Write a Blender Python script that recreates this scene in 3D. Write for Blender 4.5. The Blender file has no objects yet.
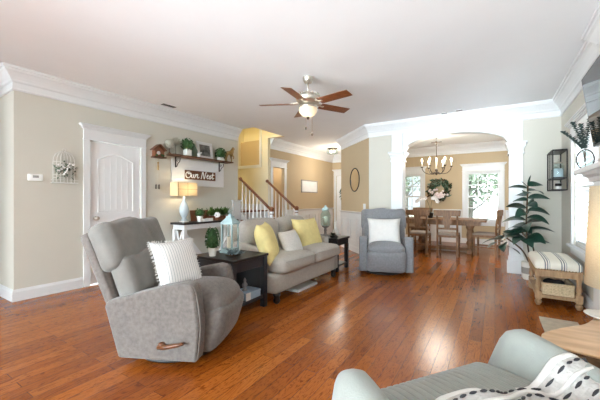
import bpy, bmesh, math, random
from mathutils import Vector, Matrix, Euler
R = math.radians; PI = math.pi
random.seed(7)
S = bpy.context.scene
COL = S.collection

# ------------------------------------------------------------------ camera, world, light, exposure
cam = bpy.data.cameras.new('camera'); co = bpy.data.objects.new('camera', cam); COL.objects.link(co)
co.location = (0, 0, 1.2); co.rotation_euler = (R(90), 0, R(32.25))
cam.sensor_width = 36; cam.lens = 309 / 600 * 36; cam.clip_start = .05; cam.clip_end = 200
S.camera = co
S.view_settings.view_transform = 'Standard'; S.view_settings.look = 'None'
S.view_settings.exposure = 1.17; S.view_settings.gamma = 1; S.view_settings.use_curve_mapping = False
W = bpy.data.worlds.new('sky'); S.world = W; W.use_nodes = True
wt = W.node_tree; bg = wt.nodes['Background']; bg.inputs[0].default_value = (.775, .915, 1, 1)
_tc = wt.nodes.new('ShaderNodeTexCoord'); _sp = wt.nodes.new('ShaderNodeSeparateXYZ'); _mr = wt.nodes.new('ShaderNodeMapRange')
wt.links.new(_tc.outputs['Generated'], _sp.inputs[0]); _ma = wt.nodes.new('ShaderNodeMath'); _ma.operation = 'MULTIPLY_ADD'; wt.links.new(_sp.outputs[0], _ma.inputs[0]); _ma.inputs[1].default_value = .7; wt.links.new(_sp.outputs[1], _ma.inputs[2]); wt.links.new(_ma.outputs[0], _mr.inputs[0]); wt.links.new(_mr.outputs[0], bg.inputs[1])
for _k, _v in ((1, -.5), (2, .5), (3, 11.0), (4, .6)): _mr.inputs[_k].default_value = _v

def area(name, loc, rot, sx, sy, power, col=(1, 1, 1)):
    l = bpy.data.lights.new(name, 'AREA'); l.shape = 'RECTANGLE'; l.size = sx; l.size_y = sy; l.energy = power; l.color = col
    o = bpy.data.objects.new(name, l); o.location = loc; o.rotation_euler = rot; COL.objects.link(o); return o
def lamp(name, loc, power, col=(1, .85, .62), r=.05, parent=None):
    l = bpy.data.lights.new(name, 'POINT'); l.energy = power; l.color = col; l.shadow_soft_size = r
    o = bpy.data.objects.new(name, l); o.location = loc; COL.objects.link(o)
    if parent: o.parent = parent
    return o
# added fill light behind the viewer, thrown onto the ceiling to brighten it
l_ = area('bounce_light', (-1.2, -1.6, .7), (R(119), 0, R(-12)), 4.5, 1.2, 15, (.84, .92, 1)); l_.data.spread = R(50)

# ------------------------------------------------------------------ materials
def lin(c):
    return tuple(((v / 255) / 12.92 if v / 255 <= .04045 else ((v / 255 + .055) / 1.055) ** 2.4) for v in c) + (1,)
def newmat(name):
    m = bpy.data.materials.new(name); m.use_nodes = True
    nt = m.node_tree; return m, nt, nt.nodes['Principled BSDF']
def N(nt, t, **k):
    n = nt.nodes.new(t)
    for a, v in k.items(): setattr(n, a, v)
    return n
def coords(nt, scale=(1, 1, 1), kind='Object'):
    tc = N(nt, 'ShaderNodeTexCoord'); mp = N(nt, 'ShaderNodeMapping'); mp.inputs['Scale'].default_value = scale
    nt.links.new(tc.outputs[kind], mp.inputs[0]); return mp.outputs[0]
def ramp(nt, fac, stops):
    r = N(nt, 'ShaderNodeValToRGB'); e = r.color_ramp.elements
    while len(e) < len(stops): e.new(.5)
    for el, (p, c) in zip(e, stops): el.position = p; el.color = c
    nt.links.new(fac, r.inputs[0]); return r.outputs[0]
def mat(name, c, rough=.6, var=.06, scale=12, stretch=(1, 1, 1), bump=0, bscale=None, metal=0, spec=.5, c2=None, sheen=0):
    m, nt, b = newmat(name); L = nt.links
    v = coords(nt, stretch); n = N(nt, 'ShaderNodeTexNoise'); n.inputs['Scale'].default_value = scale; n.inputs['Detail'].default_value = 5
    L.new(v, n.inputs['Vector'])
    a = lin(c); lo = lin(c2) if c2 else tuple(x * (1 - var) for x in a[:3]) + (1,); hi = a if c2 else tuple(min(1, x * (1 + var)) for x in a[:3]) + (1,)
    L.new(ramp(nt, n.outputs['Fac'], [(.3, lo), (.7, hi)]), b.inputs['Base Color'])
    b.inputs['Roughness'].default_value = rough; b.inputs['Metallic'].default_value = metal
    b.inputs['Specular IOR Level'].default_value = spec
    if sheen: b.inputs['Sheen Weight'].default_value = sheen
    if bump:
        n2 = N(nt, 'ShaderNodeTexNoise'); n2.inputs['Scale'].default_value = bscale or scale * 8; n2.inputs['Detail'].default_value = 3
        L.new(v, n2.inputs['Vector'])
        bp = N(nt, 'ShaderNodeBump'); bp.inputs['Strength'].default_value = bump; bp.inputs['Distance'].default_value = .01
        L.new(n2.outputs['Fac'], bp.inputs['Height']); L.new(bp.outputs[0], b.inputs['Normal'])
    return m
def stripes(name, base, line, axis, stops, period, rough=.85, bump=.2):
    """cloth with woven stripes; stops = [(position, is_line)] inside one period along a local axis"""
    m, nt, b = newmat(name); L = nt.links
    tc = N(nt, 'ShaderNodeTexCoord'); sp = N(nt, 'ShaderNodeSeparateXYZ'); L.new(tc.outputs['Object'], sp.inputs[0])
    d = N(nt, 'ShaderNodeMath', operation='DIVIDE'); L.new(sp.outputs['XYZ'.index(axis)], d.inputs[0]); d.inputs[1].default_value = period
    f = N(nt, 'ShaderNodeMath', operation='FRACT'); L.new(d.outputs[0], f.inputs[0])
    r = N(nt, 'ShaderNodeValToRGB'); r.color_ramp.interpolation = 'CONSTANT'; e = r.color_ramp.elements
    while len(e) < len(stops): e.new(.5)
    for el, (p, k) in zip(e, stops): el.position = p; el.color = lin(line if k else base)
    L.new(f.outputs[0], r.inputs[0]); L.new(r.outputs[0], b.inputs['Base Color']); b.inputs['Roughness'].default_value = rough
    n2 = N(nt, 'ShaderNodeTexNoise'); n2.inputs['Scale'].default_value = 160; L.new(tc.outputs['Object'], n2.inputs['Vector'])
    bp = N(nt, 'ShaderNodeBump'); bp.inputs['Strength'].default_value = bump; bp.inputs['Distance'].default_value = .005
    L.new(n2.outputs['Fac'], bp.inputs['Height']); L.new(bp.outputs[0], b.inputs['Normal'])
    return m
def floor_mat():
    m, nt, b = newmat('hardwood'); L = nt.links
    tc = N(nt, 'ShaderNodeTexCoord'); sp = N(nt, 'ShaderNodeSeparateXYZ'); L.new(tc.outputs['Object'], sp.inputs[0])
    cb = N(nt, 'ShaderNodeCombineXYZ'); L.new(sp.outputs[1], cb.inputs[0]); L.new(sp.outputs[0], cb.inputs[1])
    br = N(nt, 'ShaderNodeTexBrick'); br.offset = .37; br.offset_frequency = 2
    L.new(cb.outputs[0], br.inputs['Vector'])
    br.inputs['Scale'].default_value = 1; br.inputs['Brick Width'].default_value = 1.15; br.inputs['Row Height'].default_value = .095
    br.inputs['Mortar Size'].default_value = .0012; br.inputs['Mortar Smooth'].default_value = .2; br.inputs['Bias'].default_value = 0
    br.inputs['Color1'].default_value = (0, 0, 0, 1); br.inputs['Color2'].default_value = (1, 1, 1, 1); br.inputs['Mortar'].default_value = (.5, .5, .5, 1)
    base = ramp(nt, br.outputs['Color'], [(0, lin((144, 75, 22))), (.5, lin((164, 90, 29))), (1, lin((180, 104, 40)))])
    # grain, stretched along the boards and shifted from board to board
    ad = N(nt, 'ShaderNodeVectorMath', operation='ADD'); L.new(tc.outputs['Object'], ad.inputs[0])
    sc = N(nt, 'ShaderNodeVectorMath', operation='SCALE'); L.new(br.outputs['Color'], sc.inputs[0]); sc.inputs['Scale'].default_value = 9
    L.new(sc.outputs[0], ad.inputs[1])
    mp = N(nt, 'ShaderNodeMapping'); mp.inputs['Scale'].default_value = (9, 1.5, 1); L.new(ad.outputs[0], mp.inputs[0])
    g = N(nt, 'ShaderNodeTexNoise'); g.inputs['Scale'].default_value = 1.7; g.inputs['Detail'].default_value = 6; g.inputs['Distortion'].default_value = 8.6
    L.new(mp.outputs[0], g.inputs['Vector'])
    gr = ramp(nt, g.outputs['Fac'], [(.36, (.50, .40, .33, 1)), (.47, (.95, .93, .9, 1)), (.6, (1, 1, 1, 1)), (.74, (1.16, 1.14, 1.1, 1))])
    mx = N(nt, 'ShaderNodeMix', data_type='RGBA', blend_type='MULTIPLY'); mx.inputs[0].default_value = 1
    L.new(base, mx.inputs[6]); L.new(gr, mx.inputs[7])
    mo = N(nt, 'ShaderNodeMix', data_type='RGBA'); L.new(br.outputs['Fac'], mo.inputs[0]); L.new(mx.outputs[2], mo.inputs[6]); mo.inputs[7].default_value = lin((60, 28, 14))
    L.new(mo.outputs[2], b.inputs['Base Color'])
    b.inputs['Roughness'].default_value = .2; b.inputs['Specular IOR Level'].default_value = .34
    bp = N(nt, 'ShaderNodeBump'); bp.inputs['Strength'].default_value = .12; bp.inputs['Distance'].default_value = .003
    L.new(g.outputs['Fac'], bp.inputs['Height']); L.new(bp.outputs[0], b.inputs['Normal'])
    return m
def wood(name, dark, light, rough=.45, stretch=(1, 12, 12), scale=4, bump=.15):
    return mat(name, light, rough, scale=scale, stretch=stretch, c2=dark, bump=bump, bscale=scale * 2)
def glass_mat(name, tint=(1, 1, 1), gloss=.0):
    m = bpy.data.materials.new(name); m.use_nodes = True; nt = m.node_tree; nt.nodes.clear()
    o = N(nt, 'ShaderNodeOutputMaterial'); t = N(nt, 'ShaderNodeBsdfTransparent'); g = N(nt, 'ShaderNodeBsdfGlossy'); mx = N(nt, 'ShaderNodeMixShader')
    t.inputs[0].default_value = (*tint, 1); g.inputs['Roughness'].default_value = .03
    lw = N(nt, 'ShaderNodeLayerWeight'); fr = N(nt, 'ShaderNodeMath', operation='POWER'); nt.links.new(lw.outputs['Facing'], fr.inputs[0]); fr.inputs[1].default_value = 4
    ad = N(nt, 'ShaderNodeMath', operation='ADD'); nt.links.new(fr.outputs[0], ad.inputs[0]); ad.inputs[1].default_value = gloss; ad.use_clamp = True
    nt.links.new(ad.outputs[0], mx.inputs[0]); nt.links.new(t.outputs[0], mx.inputs[1]); nt.links.new(g.outputs[0], mx.inputs[2]); nt.links.new(mx.outputs[0], o.inputs[0])
    return m
def glow(name, c, strength):
    m, nt, b = newmat(name); b.inputs['Base Color'].default_value = lin(c)
    b.inputs['Emission Color'].default_value = lin(c); b.inputs['Emission Strength'].default_value = strength; return m

M = {}
M['paint'] = mat('wall_paint', (206, 202, 190), .75, .012, 3, bump=.03, bscale=200)
M['tan'] = mat('warm_lit_paint', (192, 172, 141), .75, .012, 3, bump=.03, bscale=200)  # wall paint with the warm lamplight of foyer and dining mixed into its colour
M['yellow'] = mat('stairwell_paint', (224, 214, 184), .75, .012, 3)
M['ceil'] = mat('ceiling_paint', (245, 247, 248), .9, .008, 3)
M['trim'] = mat('trim_paint', (224, 225, 225), .4, .008, 4)
M['floor'] = floor_mat()
M['door'] = mat('door_paint', (236, 236, 236), .4, .006, 4)
M['nickel'] = mat('nickel', (214, 208, 196), .38, .03, 20, metal=1)
M['bronze'] = mat('dark_bronze', (78, 68, 58), .4, .1, 20, metal=.7)
M['iron'] = mat('black_iron', (38, 35, 33), .5, .1, 30, metal=.4)
M['plastic'] = mat('white_plastic', (240, 240, 238), .35, .01, 10)
M['black'] = mat('black_plastic', (18, 18, 19), .35, .05, 10)
M['glass'] = glass_mat('clear_glass')
M['jarglass'] = glass_mat('jar_glass', (.88, .95, .95), .03)
M['mirror'] = mat('mirror_silver', (225, 225, 220), .03, 0, 5, metal=1)
M['greyfab'] = mat('grey_microfibre', (110, 103, 98), .9, .2, 40, bump=.35, bscale=160, sheen=.25)
M['greyback'] = mat('grey_microfibre_pillow', (122, 119, 114), .9, .08, 16, bump=.3, bscale=140, sheen=.25)
M['armfab'] = mat('blue_grey_tweed', (132, 133, 137), .92, .12, 40, bump=.35, bscale=200, sheen=.2)
M['sofafab'] = mat('greige_linen', (182, 177, 169), .92, .07, 40, bump=.3, bscale=220)
M['fgfab'] = mat('pale_sage_grey_fabric', (152, 157, 151), .85, .05, 20, bump=.2, bscale=200, sheen=.2)
M['yellowfab'] = mat('yellow_cotton', (232, 216, 150), .9, .05, 20, bump=.25, bscale=160)
M['whitefab'] = mat('white_cotton', (228, 226, 222), .9, .03, 20, bump=.25, bscale=140)
M['tufted'] = mat('white_tufted_cotton', (226, 222, 216), .95, .1, 60, stretch=(.4, 1, 3), bump=.6, bscale=60)
M['ticking'] = stripes('ticking_stripe', (226, 224, 220), (160, 162, 168), 'X', [(0, 0), (.45, 1), (.62, 0), (.99, 0)], .021)
M['bench_cloth'] = stripes('striped_linen', (228, 222, 208), (108, 116, 122), 'X', [(0, 0), (.16, 1), (.23, 0), (.31, 1), (.38, 0), (.46, 1), (.49, 0)], .145)
M['darkwood'] = wood('espresso_wood', (22, 20, 22), (38, 34, 35), .35, (1, 10, 10))
M['slate'] = mat('slate_painted_wood', (42, 43, 49), .4, .12, 8, stretch=(1, 8, 8), bump=.1)
M['blackwood'] = mat('black_painted_wood', (34, 29, 29), .4, .12, 8)
M['walnut'] = wood('walnut', (80, 46, 26), (118, 72, 40), .35)
M['fanwood'] = wood('fan_blade_wood', (92, 48, 22), (136, 78, 38), .35, (3, 14, 14))
M['railwood'] = wood('stained_handrail', (92, 50, 28), (132, 78, 46), .35)
M['shelfwood'] = wood('rustic_board', (78, 52, 36), (120, 86, 60), .6)
M['oak'] = wood('weathered_oak', (140, 108, 76), (184, 152, 114), .6, (10, 10, 1.5))
M['dinewood'] = wood('dining_wood', (104, 72, 46), (146, 108, 72), .5, (8, 8, 2))
M['slab'] = wood('pale_slab_wood', (188, 150, 108), (226, 192, 150), .3, (1.2, 7, 4), 3)
M['bark'] = mat('slab_edge', (120, 92, 66), .8, .25, 22, bump=.5)
M['leaf'] = mat('dark_leaf', (40, 74, 50), .35, .25, 8)
M['fig'] = mat('fig_leaf', (34, 62, 50), .3, .3, 5, bump=.1)
M['box'] = mat('boxwood_leaf', (48, 84, 38), .6, .35, 30)
M['fern'] = mat('fresh_leaf', (92, 128, 66), .6, .3, 20)
M['sage'] = mat('sage_leaf', (112, 128, 108), .7, .2, 20)
M['euca'] = mat('eucalyptus_leaf', (62, 80, 76), .6, .25, 20)
M['pom'] = mat('dried_pom', (184, 180, 164), .95, .12, 60, bump=.6)
M['stem'] = mat('brown_stem', (84, 66, 46), .8, .2, 30)
M['ceramic'] = mat('white_ceramic', (232, 230, 224), .25, .02, 8)
M['bluecer'] = mat('pale_blue_glaze', (196, 208, 214), .25, .06, 6)
M['greycer'] = mat('grey_ceramic', (150, 148, 146), .35, .08, 8)
M['lantern'] = mat('pale_blue_metal', (170, 196, 198), .5, .08, 20)
M['teal'] = glass_mat('sea_glass', (.80, .92, .90), .05)
M['wax'] = mat('candle_wax', (238, 232, 214), .5, .02, 10)
M['petal'] = mat('white_petal', (240, 236, 234), .7, .03, 20)
M['pink'] = mat('blush_petal', (238, 222, 222), .7, .05, 20)
M['paper'] = mat('white_paper', (236, 234, 228), .8, .02, 10)
M['bookblue'] = mat('pale_blue_cloth', (160, 182, 200), .8, .05, 30)
M['photo'] = mat('grey_photograph', (150, 150, 146), .5, .6, 9, c2=(50, 52, 50))
M['sketch'] = mat('pale_print', (236, 238, 240), .4, .03, 6)
M['wicker'] = mat('wicker', (206, 186, 152), .8, .2, 60, bump=.5, bscale=90)
M['brass'] = mat('aged_brass', (168, 140, 92), .4, .1, 20, metal=.8)
M['rug'] = mat('beige_rug', (196, 182, 160), .95, .12, 18, bump=.4, bscale=120)
M['shade'] = None
M['bulb'] = glow('lit_bulb', (255, 232, 196), 14)
M['frost'] = glow('lit_frosted_glass', (235, 215, 180), .16)
M['redwood'] = mat('carved_brown_wood', (132, 82, 54), .6, .25, 18, bump=.4)
M['tvglass'] = mat('dark_screen', (10, 10, 12), .02, 0, 5, spec=.6)
M['pot'] = stripes('banded_pot', (226, 222, 212), (150, 146, 138), 'Z', [(0, 0), (.3, 1), (.62, 0), (.99, 0)], .30)
M['bluewool'] = mat('throw_wool', (200, 198, 194), .95, .12, 60, bump=.7, bscale=70)
M['wooldark'] = mat('throw_dark_yarn', (62, 62, 66), .95, .2, 60, bump=.5)
M['grass'] = mat('lawn', (150, 156, 130), .9, .2, 3)
M['bark2'] = mat('tree_bark', (66, 60, 54), .9, .2, 8)
M['treeleaf'] = mat('tree_leaf', (74, 82, 64), .8, .3, 5)
M['siding'] = mat('pale_siding', (190, 188, 184), .8, .04, 4)
def shade_mat():
    m = bpy.data.materials.new('linen_shade'); m.use_nodes = True; nt = m.node_tree; nt.nodes.clear(); L = nt.links
    o = N(nt, 'ShaderNodeOutputMaterial'); d = N(nt, 'ShaderNodeBsdfDiffuse'); t = N(nt, 'ShaderNodeBsdfTranslucent'); mx = N(nt, 'ShaderNodeMixShader')
    n = N(nt, 'ShaderNodeTexNoise'); n.inputs['Scale'].default_value = 90; L.new(coords(nt, (1, 1, 6)), n.inputs['Vector'])
    c = ramp(nt, n.outputs['Fac'], [(.3, lin((226, 212, 186))), (.7, lin((240, 228, 204)))])
    L.new(c, d.inputs[0]); L.new(c, t.inputs[0]); mx.inputs[0].default_value = .55
    L.new(d.outputs[0], mx.inputs[1]); L.new(t.outputs[0], mx.inputs[2]); L.new(mx.outputs[0], o.inputs[0]); return m
M['shade'] = shade_mat()

# ------------------------------------------------------------------ mesh helpers
def T(x=0, y=0, z=0): return Matrix.Translation((x, y, z))
def RX(a): return Matrix.Rotation(R(a), 4, 'X')
def RY(a): return Matrix.Rotation(R(a), 4, 'Y')
def RZ(a): return Matrix.Rotation(R(a), 4, 'Z')
class MB:
    def __init__(s): s.bm = bmesh.new()
    def add(s, vs, fs, m=None):
        v = [s.bm.verts.new((m @ Vector(p)) if m else Vector(p)) for p in vs]
        for f in fs:
            try: s.bm.faces.new([v[i] for i in f])
            except ValueError: pass
        return s
    def box(s, c, d, m=None):
        x, y, z = (k / 2 for k in d); M_ = (m or Matrix()) @ T(*c)
        vs = [(a * x, b * y, e * z) for a in (-1, 1) for b in (-1, 1) for e in (-1, 1)]
        return s.add(vs, [(0, 1, 3, 2), (4, 6, 7, 5), (0, 4, 5, 1), (2, 3, 7, 6), (0, 2, 6, 4), (1, 5, 7, 3)], M_)
    def bb(s, x0, x1, y0, y1, z0, z1, m=None):
        return s.box(((x0 + x1) / 2, (y0 + y1) / 2, (z0 + z1) / 2), (x1 - x0, y1 - y0, z1 - z0), m)
    def prism(s, poly, a, b, ax='z', m=None):
        n = len(poly)
        def pt(p, t): return {'z': (p[0], p[1], t), 'x': (t, p[0], p[1]), 'y': (p[0], t, p[1])}[ax]
        vs = [pt(p, a) for p in poly] + [pt(p, b) for p in poly]
        fs = [tuple(range(n))[::-1], tuple(range(n, 2 * n))] + [(i, (i + 1) % n, n + (i + 1) % n, n + i) for i in range(n)]
        return s.add(vs, fs, m)
    def lathe(s, prof, c=(0, 0, 0), seg=24, m=None, cap=True):
        M_ = (m or Matrix()) @ T(*c); vs = []; fs = []; n = len(prof)
        for r, z in prof:
            for k in range(seg):
                a = 2 * PI * k / seg; vs.append((max(r, 1e-4) * math.cos(a), max(r, 1e-4) * math.sin(a), z))
        for i in range(n - 1):
            for k in range(seg):
                k2 = (k + 1) % seg; fs.append((i * seg + k, i * seg + k2, (i + 1) * seg + k2, (i + 1) * seg + k))
        if cap: fs.append(tuple(range(seg))[::-1]); fs.append(tuple(range((n - 1) * seg, n * seg)))
        return s.add(vs, fs, M_)
    def tube(s, pts, r, seg=8, closed=False, m=None, flat=1):
        P = [Vector(p) for p in pts]; n = len(P); vs = []; fs = []
        prev = None
        for i in range(n):
            if closed: t = P[(i + 1) % n] - P[i - 1]
            else: t = P[min(i + 1, n - 1)] - P[max(i - 1, 0)]
            t.normalize()
            if prev is None:
                u = t.orthogonal().normalized()
                if abs(t.z) < .9: u = Vector((0, 0, 1)); u = (u - t * u.dot(t)).normalized()
            else: u = (prev - t * prev.dot(t)).normalized()
            prev = u; w = t.cross(u); rr = r[i] if isinstance(r, (list, tuple)) else r
            for k in range(seg):
                a = 2 * PI * k / seg; vs.append(P[i] + u * rr * math.cos(a) + w * rr * flat * math.sin(a))
        m_ = n if closed else n - 1
        for i in range(m_):
            j = (i + 1) % n
            for k in range(seg):
                k2 = (k + 1) % seg; fs.append((i * seg + k, i * seg + k2, j * seg + k2, j * seg + k))
        if not closed: fs.append(tuple(range(seg))[::-1]); fs.append(tuple(range((n - 1) * seg, n * seg)))
        return s.add(vs, fs, m)
    def ball(s, c, r, sub=2, m=None):
        r = (r, r, r) if not isinstance(r, (tuple, list)) else r
        bmesh.ops.create_icosphere(s.bm, subdivisions=sub, radius=1, matrix=(m or Matrix()) @ T(*c) @ Matrix.Diagonal((*r, 1)))
        return s
    def soft(s, c, d, r=.05, puff=(0, 0, 0), n=8, m=None, fn=None):
        """rounded, slightly bulging upholstered block"""
        hx, hy, hz = (k / 2 for k in d); r = min(r, hx, hy, hz); vs = []; fs = []; idx = {}
        def vert(u, v, w):
            k = (round(u, 5), round(v, 5), round(w, 5))
            if k in idx: return idx[k]
            g = lambda t: math.sin(t * PI / 2) * .35 + t * .65
            p = Vector((g(u) * hx, g(v) * hy, g(w) * hz))
            q = Vector((max(-hx + r, min(hx - r, p.x)), max(-hy + r, min(hy - r, p.y)), max(-hz + r, min(hz - r, p.z))))
            dv = p - q
            if dv.length > 1e-6: p = q + dv.normalized() * r
            for i, (t, o1, o2) in enumerate(((u, v, w), (v, u, w), (w, u, v))):
                p[i] += t * puff[i] * (1 - o1 * o1) * (1 - o2 * o2)
            if fn: p = Vector(fn(p.x, p.y, p.z))
            p = Vector(c) + p
            vs.append(m @ p if m else p); idx[k] = len(vs) - 1; return idx[k]
        L = [-1 + 2 * i / n for i in range(n + 1)]
        for ax in range(3):
            for sg in (-1, 1):
                for i in range(n):
                    for j in range(n):
                        q = []
                        for (a, b) in ((L[i], L[j]), (L[i + 1], L[j]), (L[i + 1], L[j + 1]), (L[i], L[j + 1])):
                            t = [a, b]; t.insert(ax, sg); q.append(vert(*t))
                        fs.append(tuple(q if sg * (1 if ax != 1 else -1) > 0 else q[::-1]))
        return s.add(vs, fs)
    def pillow(s, w, h, t, m=None, n=14, seed=0):
        """throw pillow: width on x, height on z, thickness on y, with pulled corners"""
        rnd = random.Random(seed); vs = []; fs = []; ph = [rnd.uniform(0, 6) for _ in range(4)]
        for sg in (1, -1):
            for i in range(n + 1):
                for j in range(n + 1):
                    u = -1 + 2 * i / n; v = -1 + 2 * j / n
                    th = ((1 - u ** 4) * (1 - v ** 4)) ** .55 * (1 - .15 * (u * u + v * v)) * t / 2
                    th *= 1 + .06 * math.sin(3 * u + ph[0]) * math.sin(3 * v + ph[1])
                    kx = 1 - .09 * (1 - v * v) * abs(u) ** 3 + .0; kz = 1 - .09 * (1 - u * u) * abs(v) ** 3
                    vs.append((u * w / 2 * kx, sg * -th, v * h / 2 * kz))
        K = (n + 1) ** 2
        for i in range(n):
            for j in range(n):
                a = i * (n + 1) + j; q = (a, a + n + 1, a + n + 2, a + 1)
                fs.append(q); fs.append(tuple(K + x for x in q[::-1]))
        s.add(vs, fs, m); return s
    def leaf(s, p, d, L, w, up=(0, 0, 1), bend=.15, fold=.15, n=5, wave=0, roll=0):
        d = Vector(d).normalized(); up = Matrix.Rotation(roll, 3, d) @ Vector(up); sd = d.cross(up)
        if sd.length < 1e-3: sd = d.orthogonal()
        sd.normalize(); up = sd.cross(d).normalized(); p = Vector(p); vs = []; fs = []
        for i in range(n + 1):
            t = i / n; ww = w / 2 * (math.sin(PI * min(1, t ** .85 * .97 + .03)) ** .75) if 0 < i < n else w * .02
            c = p + d * L * t - Vector((0, 0, 1)) * bend * L * t * t + up * wave * math.sin(t * 7)
            vs += [c - sd * ww + up * fold * ww, c, c + sd * ww + up * fold * ww]
        for i in range(n):
            a = i * 3; fs += [(a, a + 1, a + 4, a + 3), (a + 1, a + 2, a + 5, a + 4)]
        return s.add(vs, fs)
    def build(s, name, m, parent=None, smooth=False, bevel=0, seg=2, sub=0, solid=0, weld=True):
        if weld: bmesh.ops.remove_doubles(s.bm, verts=s.bm.verts, dist=1e-5)
        bmesh.ops.recalc_face_normals(s.bm, faces=s.bm.faces)
        me = bpy.data.meshes.new(name); s.bm.to_mesh(me); s.bm.free()
        me.materials.append(M[m] if isinstance(m, str) else m)
        if smooth:
            for p in me.polygons: p.use_smooth = True
        o = bpy.data.objects.new(name, me); COL.objects.link(o)
        if solid: k = o.modifiers.new('solid', 'SOLIDIFY'); k.thickness = solid; k.offset = 0
        if bevel:
            k = o.modifiers.new('bevel', 'BEVEL'); k.width = bevel; k.segments = seg; k.limit_method = 'ANGLE'; k.angle_limit = R(35)
        if sub: k = o.modifiers.new('sub', 'SUBSURF'); k.levels = sub; k.render_levels = sub
        if smooth == 'auto' or (smooth and bevel):
            try: me.set_sharp_from_angle(angle=R(40))
            except Exception: pass
        if parent: o.parent = parent
        return o
def thing(name, label, cat, loc=(0, 0, 0), rz=0, group=None):
    o = bpy.data.objects.new(name, None); COL.objects.link(o); o.empty_display_size = .1
    o.location = loc; o.rotation_euler = (0, 0, R(rz)); o['label'] = label; o['category'] = cat
    if group: o['group'] = group
    return o
def tag(o, label, cat, group=None, loc=None, rz=None):
    o['label'] = label; o['category'] = cat
    if group: o['group'] = group
    if loc is not None: o.location = loc
    if rz is not None: o.rotation_euler = (0, 0, R(rz))
    return o
def struct(o): o['kind'] = 'structure'; return o
def dup(root, loc, rz, label=None):
    r = root.copy(); COL.objects.link(r); r.location = loc; r.rotation_euler = (0, 0, R(rz))
    if label: r['label'] = label
    for ch in list(root.children):
        c = ch.copy(); COL.objects.link(c); c.parent = r
        for g in list(ch.children):
            d = g.copy(); COL.objects.link(d); d.parent = c
    return r
def sweep(name, prof, path, m='trim', closed=False):
    """moulding: prof = (distance from wall, z); the room lies to the right of the path"""
    P = [Vector((x, y)) for x, y in path]; n = len(P); b = MB(); vs = []; fs = []; k = len(prof)
    for i in range(n):
        def nr(a, c):
            d = (c - a).normalized(); return Vector((d.y, -d.x))
        if 0 < i < n - 1:
            a, c = nr(P[i - 1], P[i]), nr(P[i], P[i + 1]); mv = (a + c) / (1 + a.dot(c))
        else: mv = nr(P[0], P[1]) if i == 0 else nr(P[-2], P[-1])
        for d, z in prof: vs.append((P[i].x + mv.x * d, P[i].y + mv.y * d, z))
    for i in range(n - 1):
        for j in range(k):
            j2 = (j + 1) % k; fs.append((i * k + j, i * k + j2, (i + 1) * k + j2, (i + 1) * k + j))
    fs.append(tuple(range(k))); fs.append(tuple(range((n - 1) * k, n * k)))
    return struct(b.add(vs, fs).build(name, m))
def spl(pts, n=6):
    """Catmull-Rom through points"""
    P = [Vector(p) for p in pts]; out = []
    for i in range(len(P) - 1):
        p0 = P[max(i - 1, 0)]; p1 = P[i]; p2 = P[i + 1]; p3 = P[min(i + 2, len(P) - 1)]
        for k in range(n):
            t = k / n
            out.append(.5 * (2 * p1 + (p2 - p0) * t + (2 * p0 - 5 * p1 + 4 * p2 - p3) * t * t + (3 * p1 - p0 - 3 * p2 + p3) * t ** 3))
    out.append(P[-1]); return out
def wall_y(b, y0, y1, x0, x1, z0, z1, holes=()):     # wall in a y plane with rectangular holes (x0,x1,z0,z1)
    xs = sorted({x0, x1, *[h[0] for h in holes], *[h[1] for h in holes]})
    for a, c in zip(xs, xs[1:]):
        zs = [(h[2], h[3]) for h in holes if h[0] <= a + 1e-6 and h[1] >= c - 1e-6]; z = z0
        for (p, q) in sorted(zs):
            if p > z + 1e-6: b.bb(a, c, y0, y1, z, p)
            z = q
        if z < z1 - 1e-6: b.bb(a, c, y0, y1, z, z1)
def wall_x(b, x0, x1, y0, y1, z0, z1, holes=()):
    ys = sorted({y0, y1, *[h[0] for h in holes], *[h[1] for h in holes]})
    for a, c in zip(ys, ys[1:]):
        zs = [(h[2], h[3]) for h in holes if h[0] <= a + 1e-6 and h[1] >= c - 1e-6]; z = z0
        for (p, q) in sorted(zs):
            if p > z + 1e-6: b.bb(x0, x1, a, c, z, p)
            z = q
        if z < z1 - 1e-6: b.bb(x0, x1, a, c, z, z1)

# ------------------------------------------------------------------ room shell
H = 2.75; XL = -4.8; YB = 6.2; XR = .87; YF = 9.75
struct(MB().bb(-7.2, 1.3, -7.5, 9.87, -.1, 0).build('floor', 'floor'))
b = MB()
b.bb(-7.2, 1.3, -7.5, 5.04, H, H + .12); b.bb(-7.2, -4.95, 6.36, 9.87, H, H + .12); b.bb(-4.95, -4.35, 6.2, 9.87, H, H + .12); b.bb(-4.35, 1.3, 5.04, 9.87, H, H + .12)
struct(b.build('ceiling', 'ceil'))
b = MB(); wall_x(b, XL - .1, XL, 1.28, 5.04, 0, H, [(2.09, 2.82, 0, 2.035)]); b.bb(-7.2, XL - .1, 1.28, 1.38, 0, H)
struct(b.build('wall_left', 'paint'))
b = MB(); b.bb(-7.3, -7.2, -7.5, 1.38, 0, H)
b.bb(-7.2, -4.7, -.5, -.4, 0, H)  # unseen walls, added to keep rear light off the left wall's return
struct(b.build('wall_light_block', 'paint'))
b = MB(); b.bb(-7.2, XL - .1, 4.94, 5.04, 0, H)
b.bb(-7.2, -4.35, 4.94, 5.04, H + .12, 5.2); b.bb(-4.35, -4.25, 4.94, 6.2, H + .12, 5.2); b.bb(-7.2, -4.25, 4.94, 6.2, 5.2, 5.3); b.bb(-7.3, -7.2, 4.94, 6.2, 0, 5.3)
wall_y(b, 6.1, 6.2, -7.2, -4.8, 0, H, [(-5.8, -5.05, 2.08, H)]); wall_y(b, 6.1, 6.2, -7.2, -4.35, H, 5.2, [(-5.8, -5.05, H, 3.3)])
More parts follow.
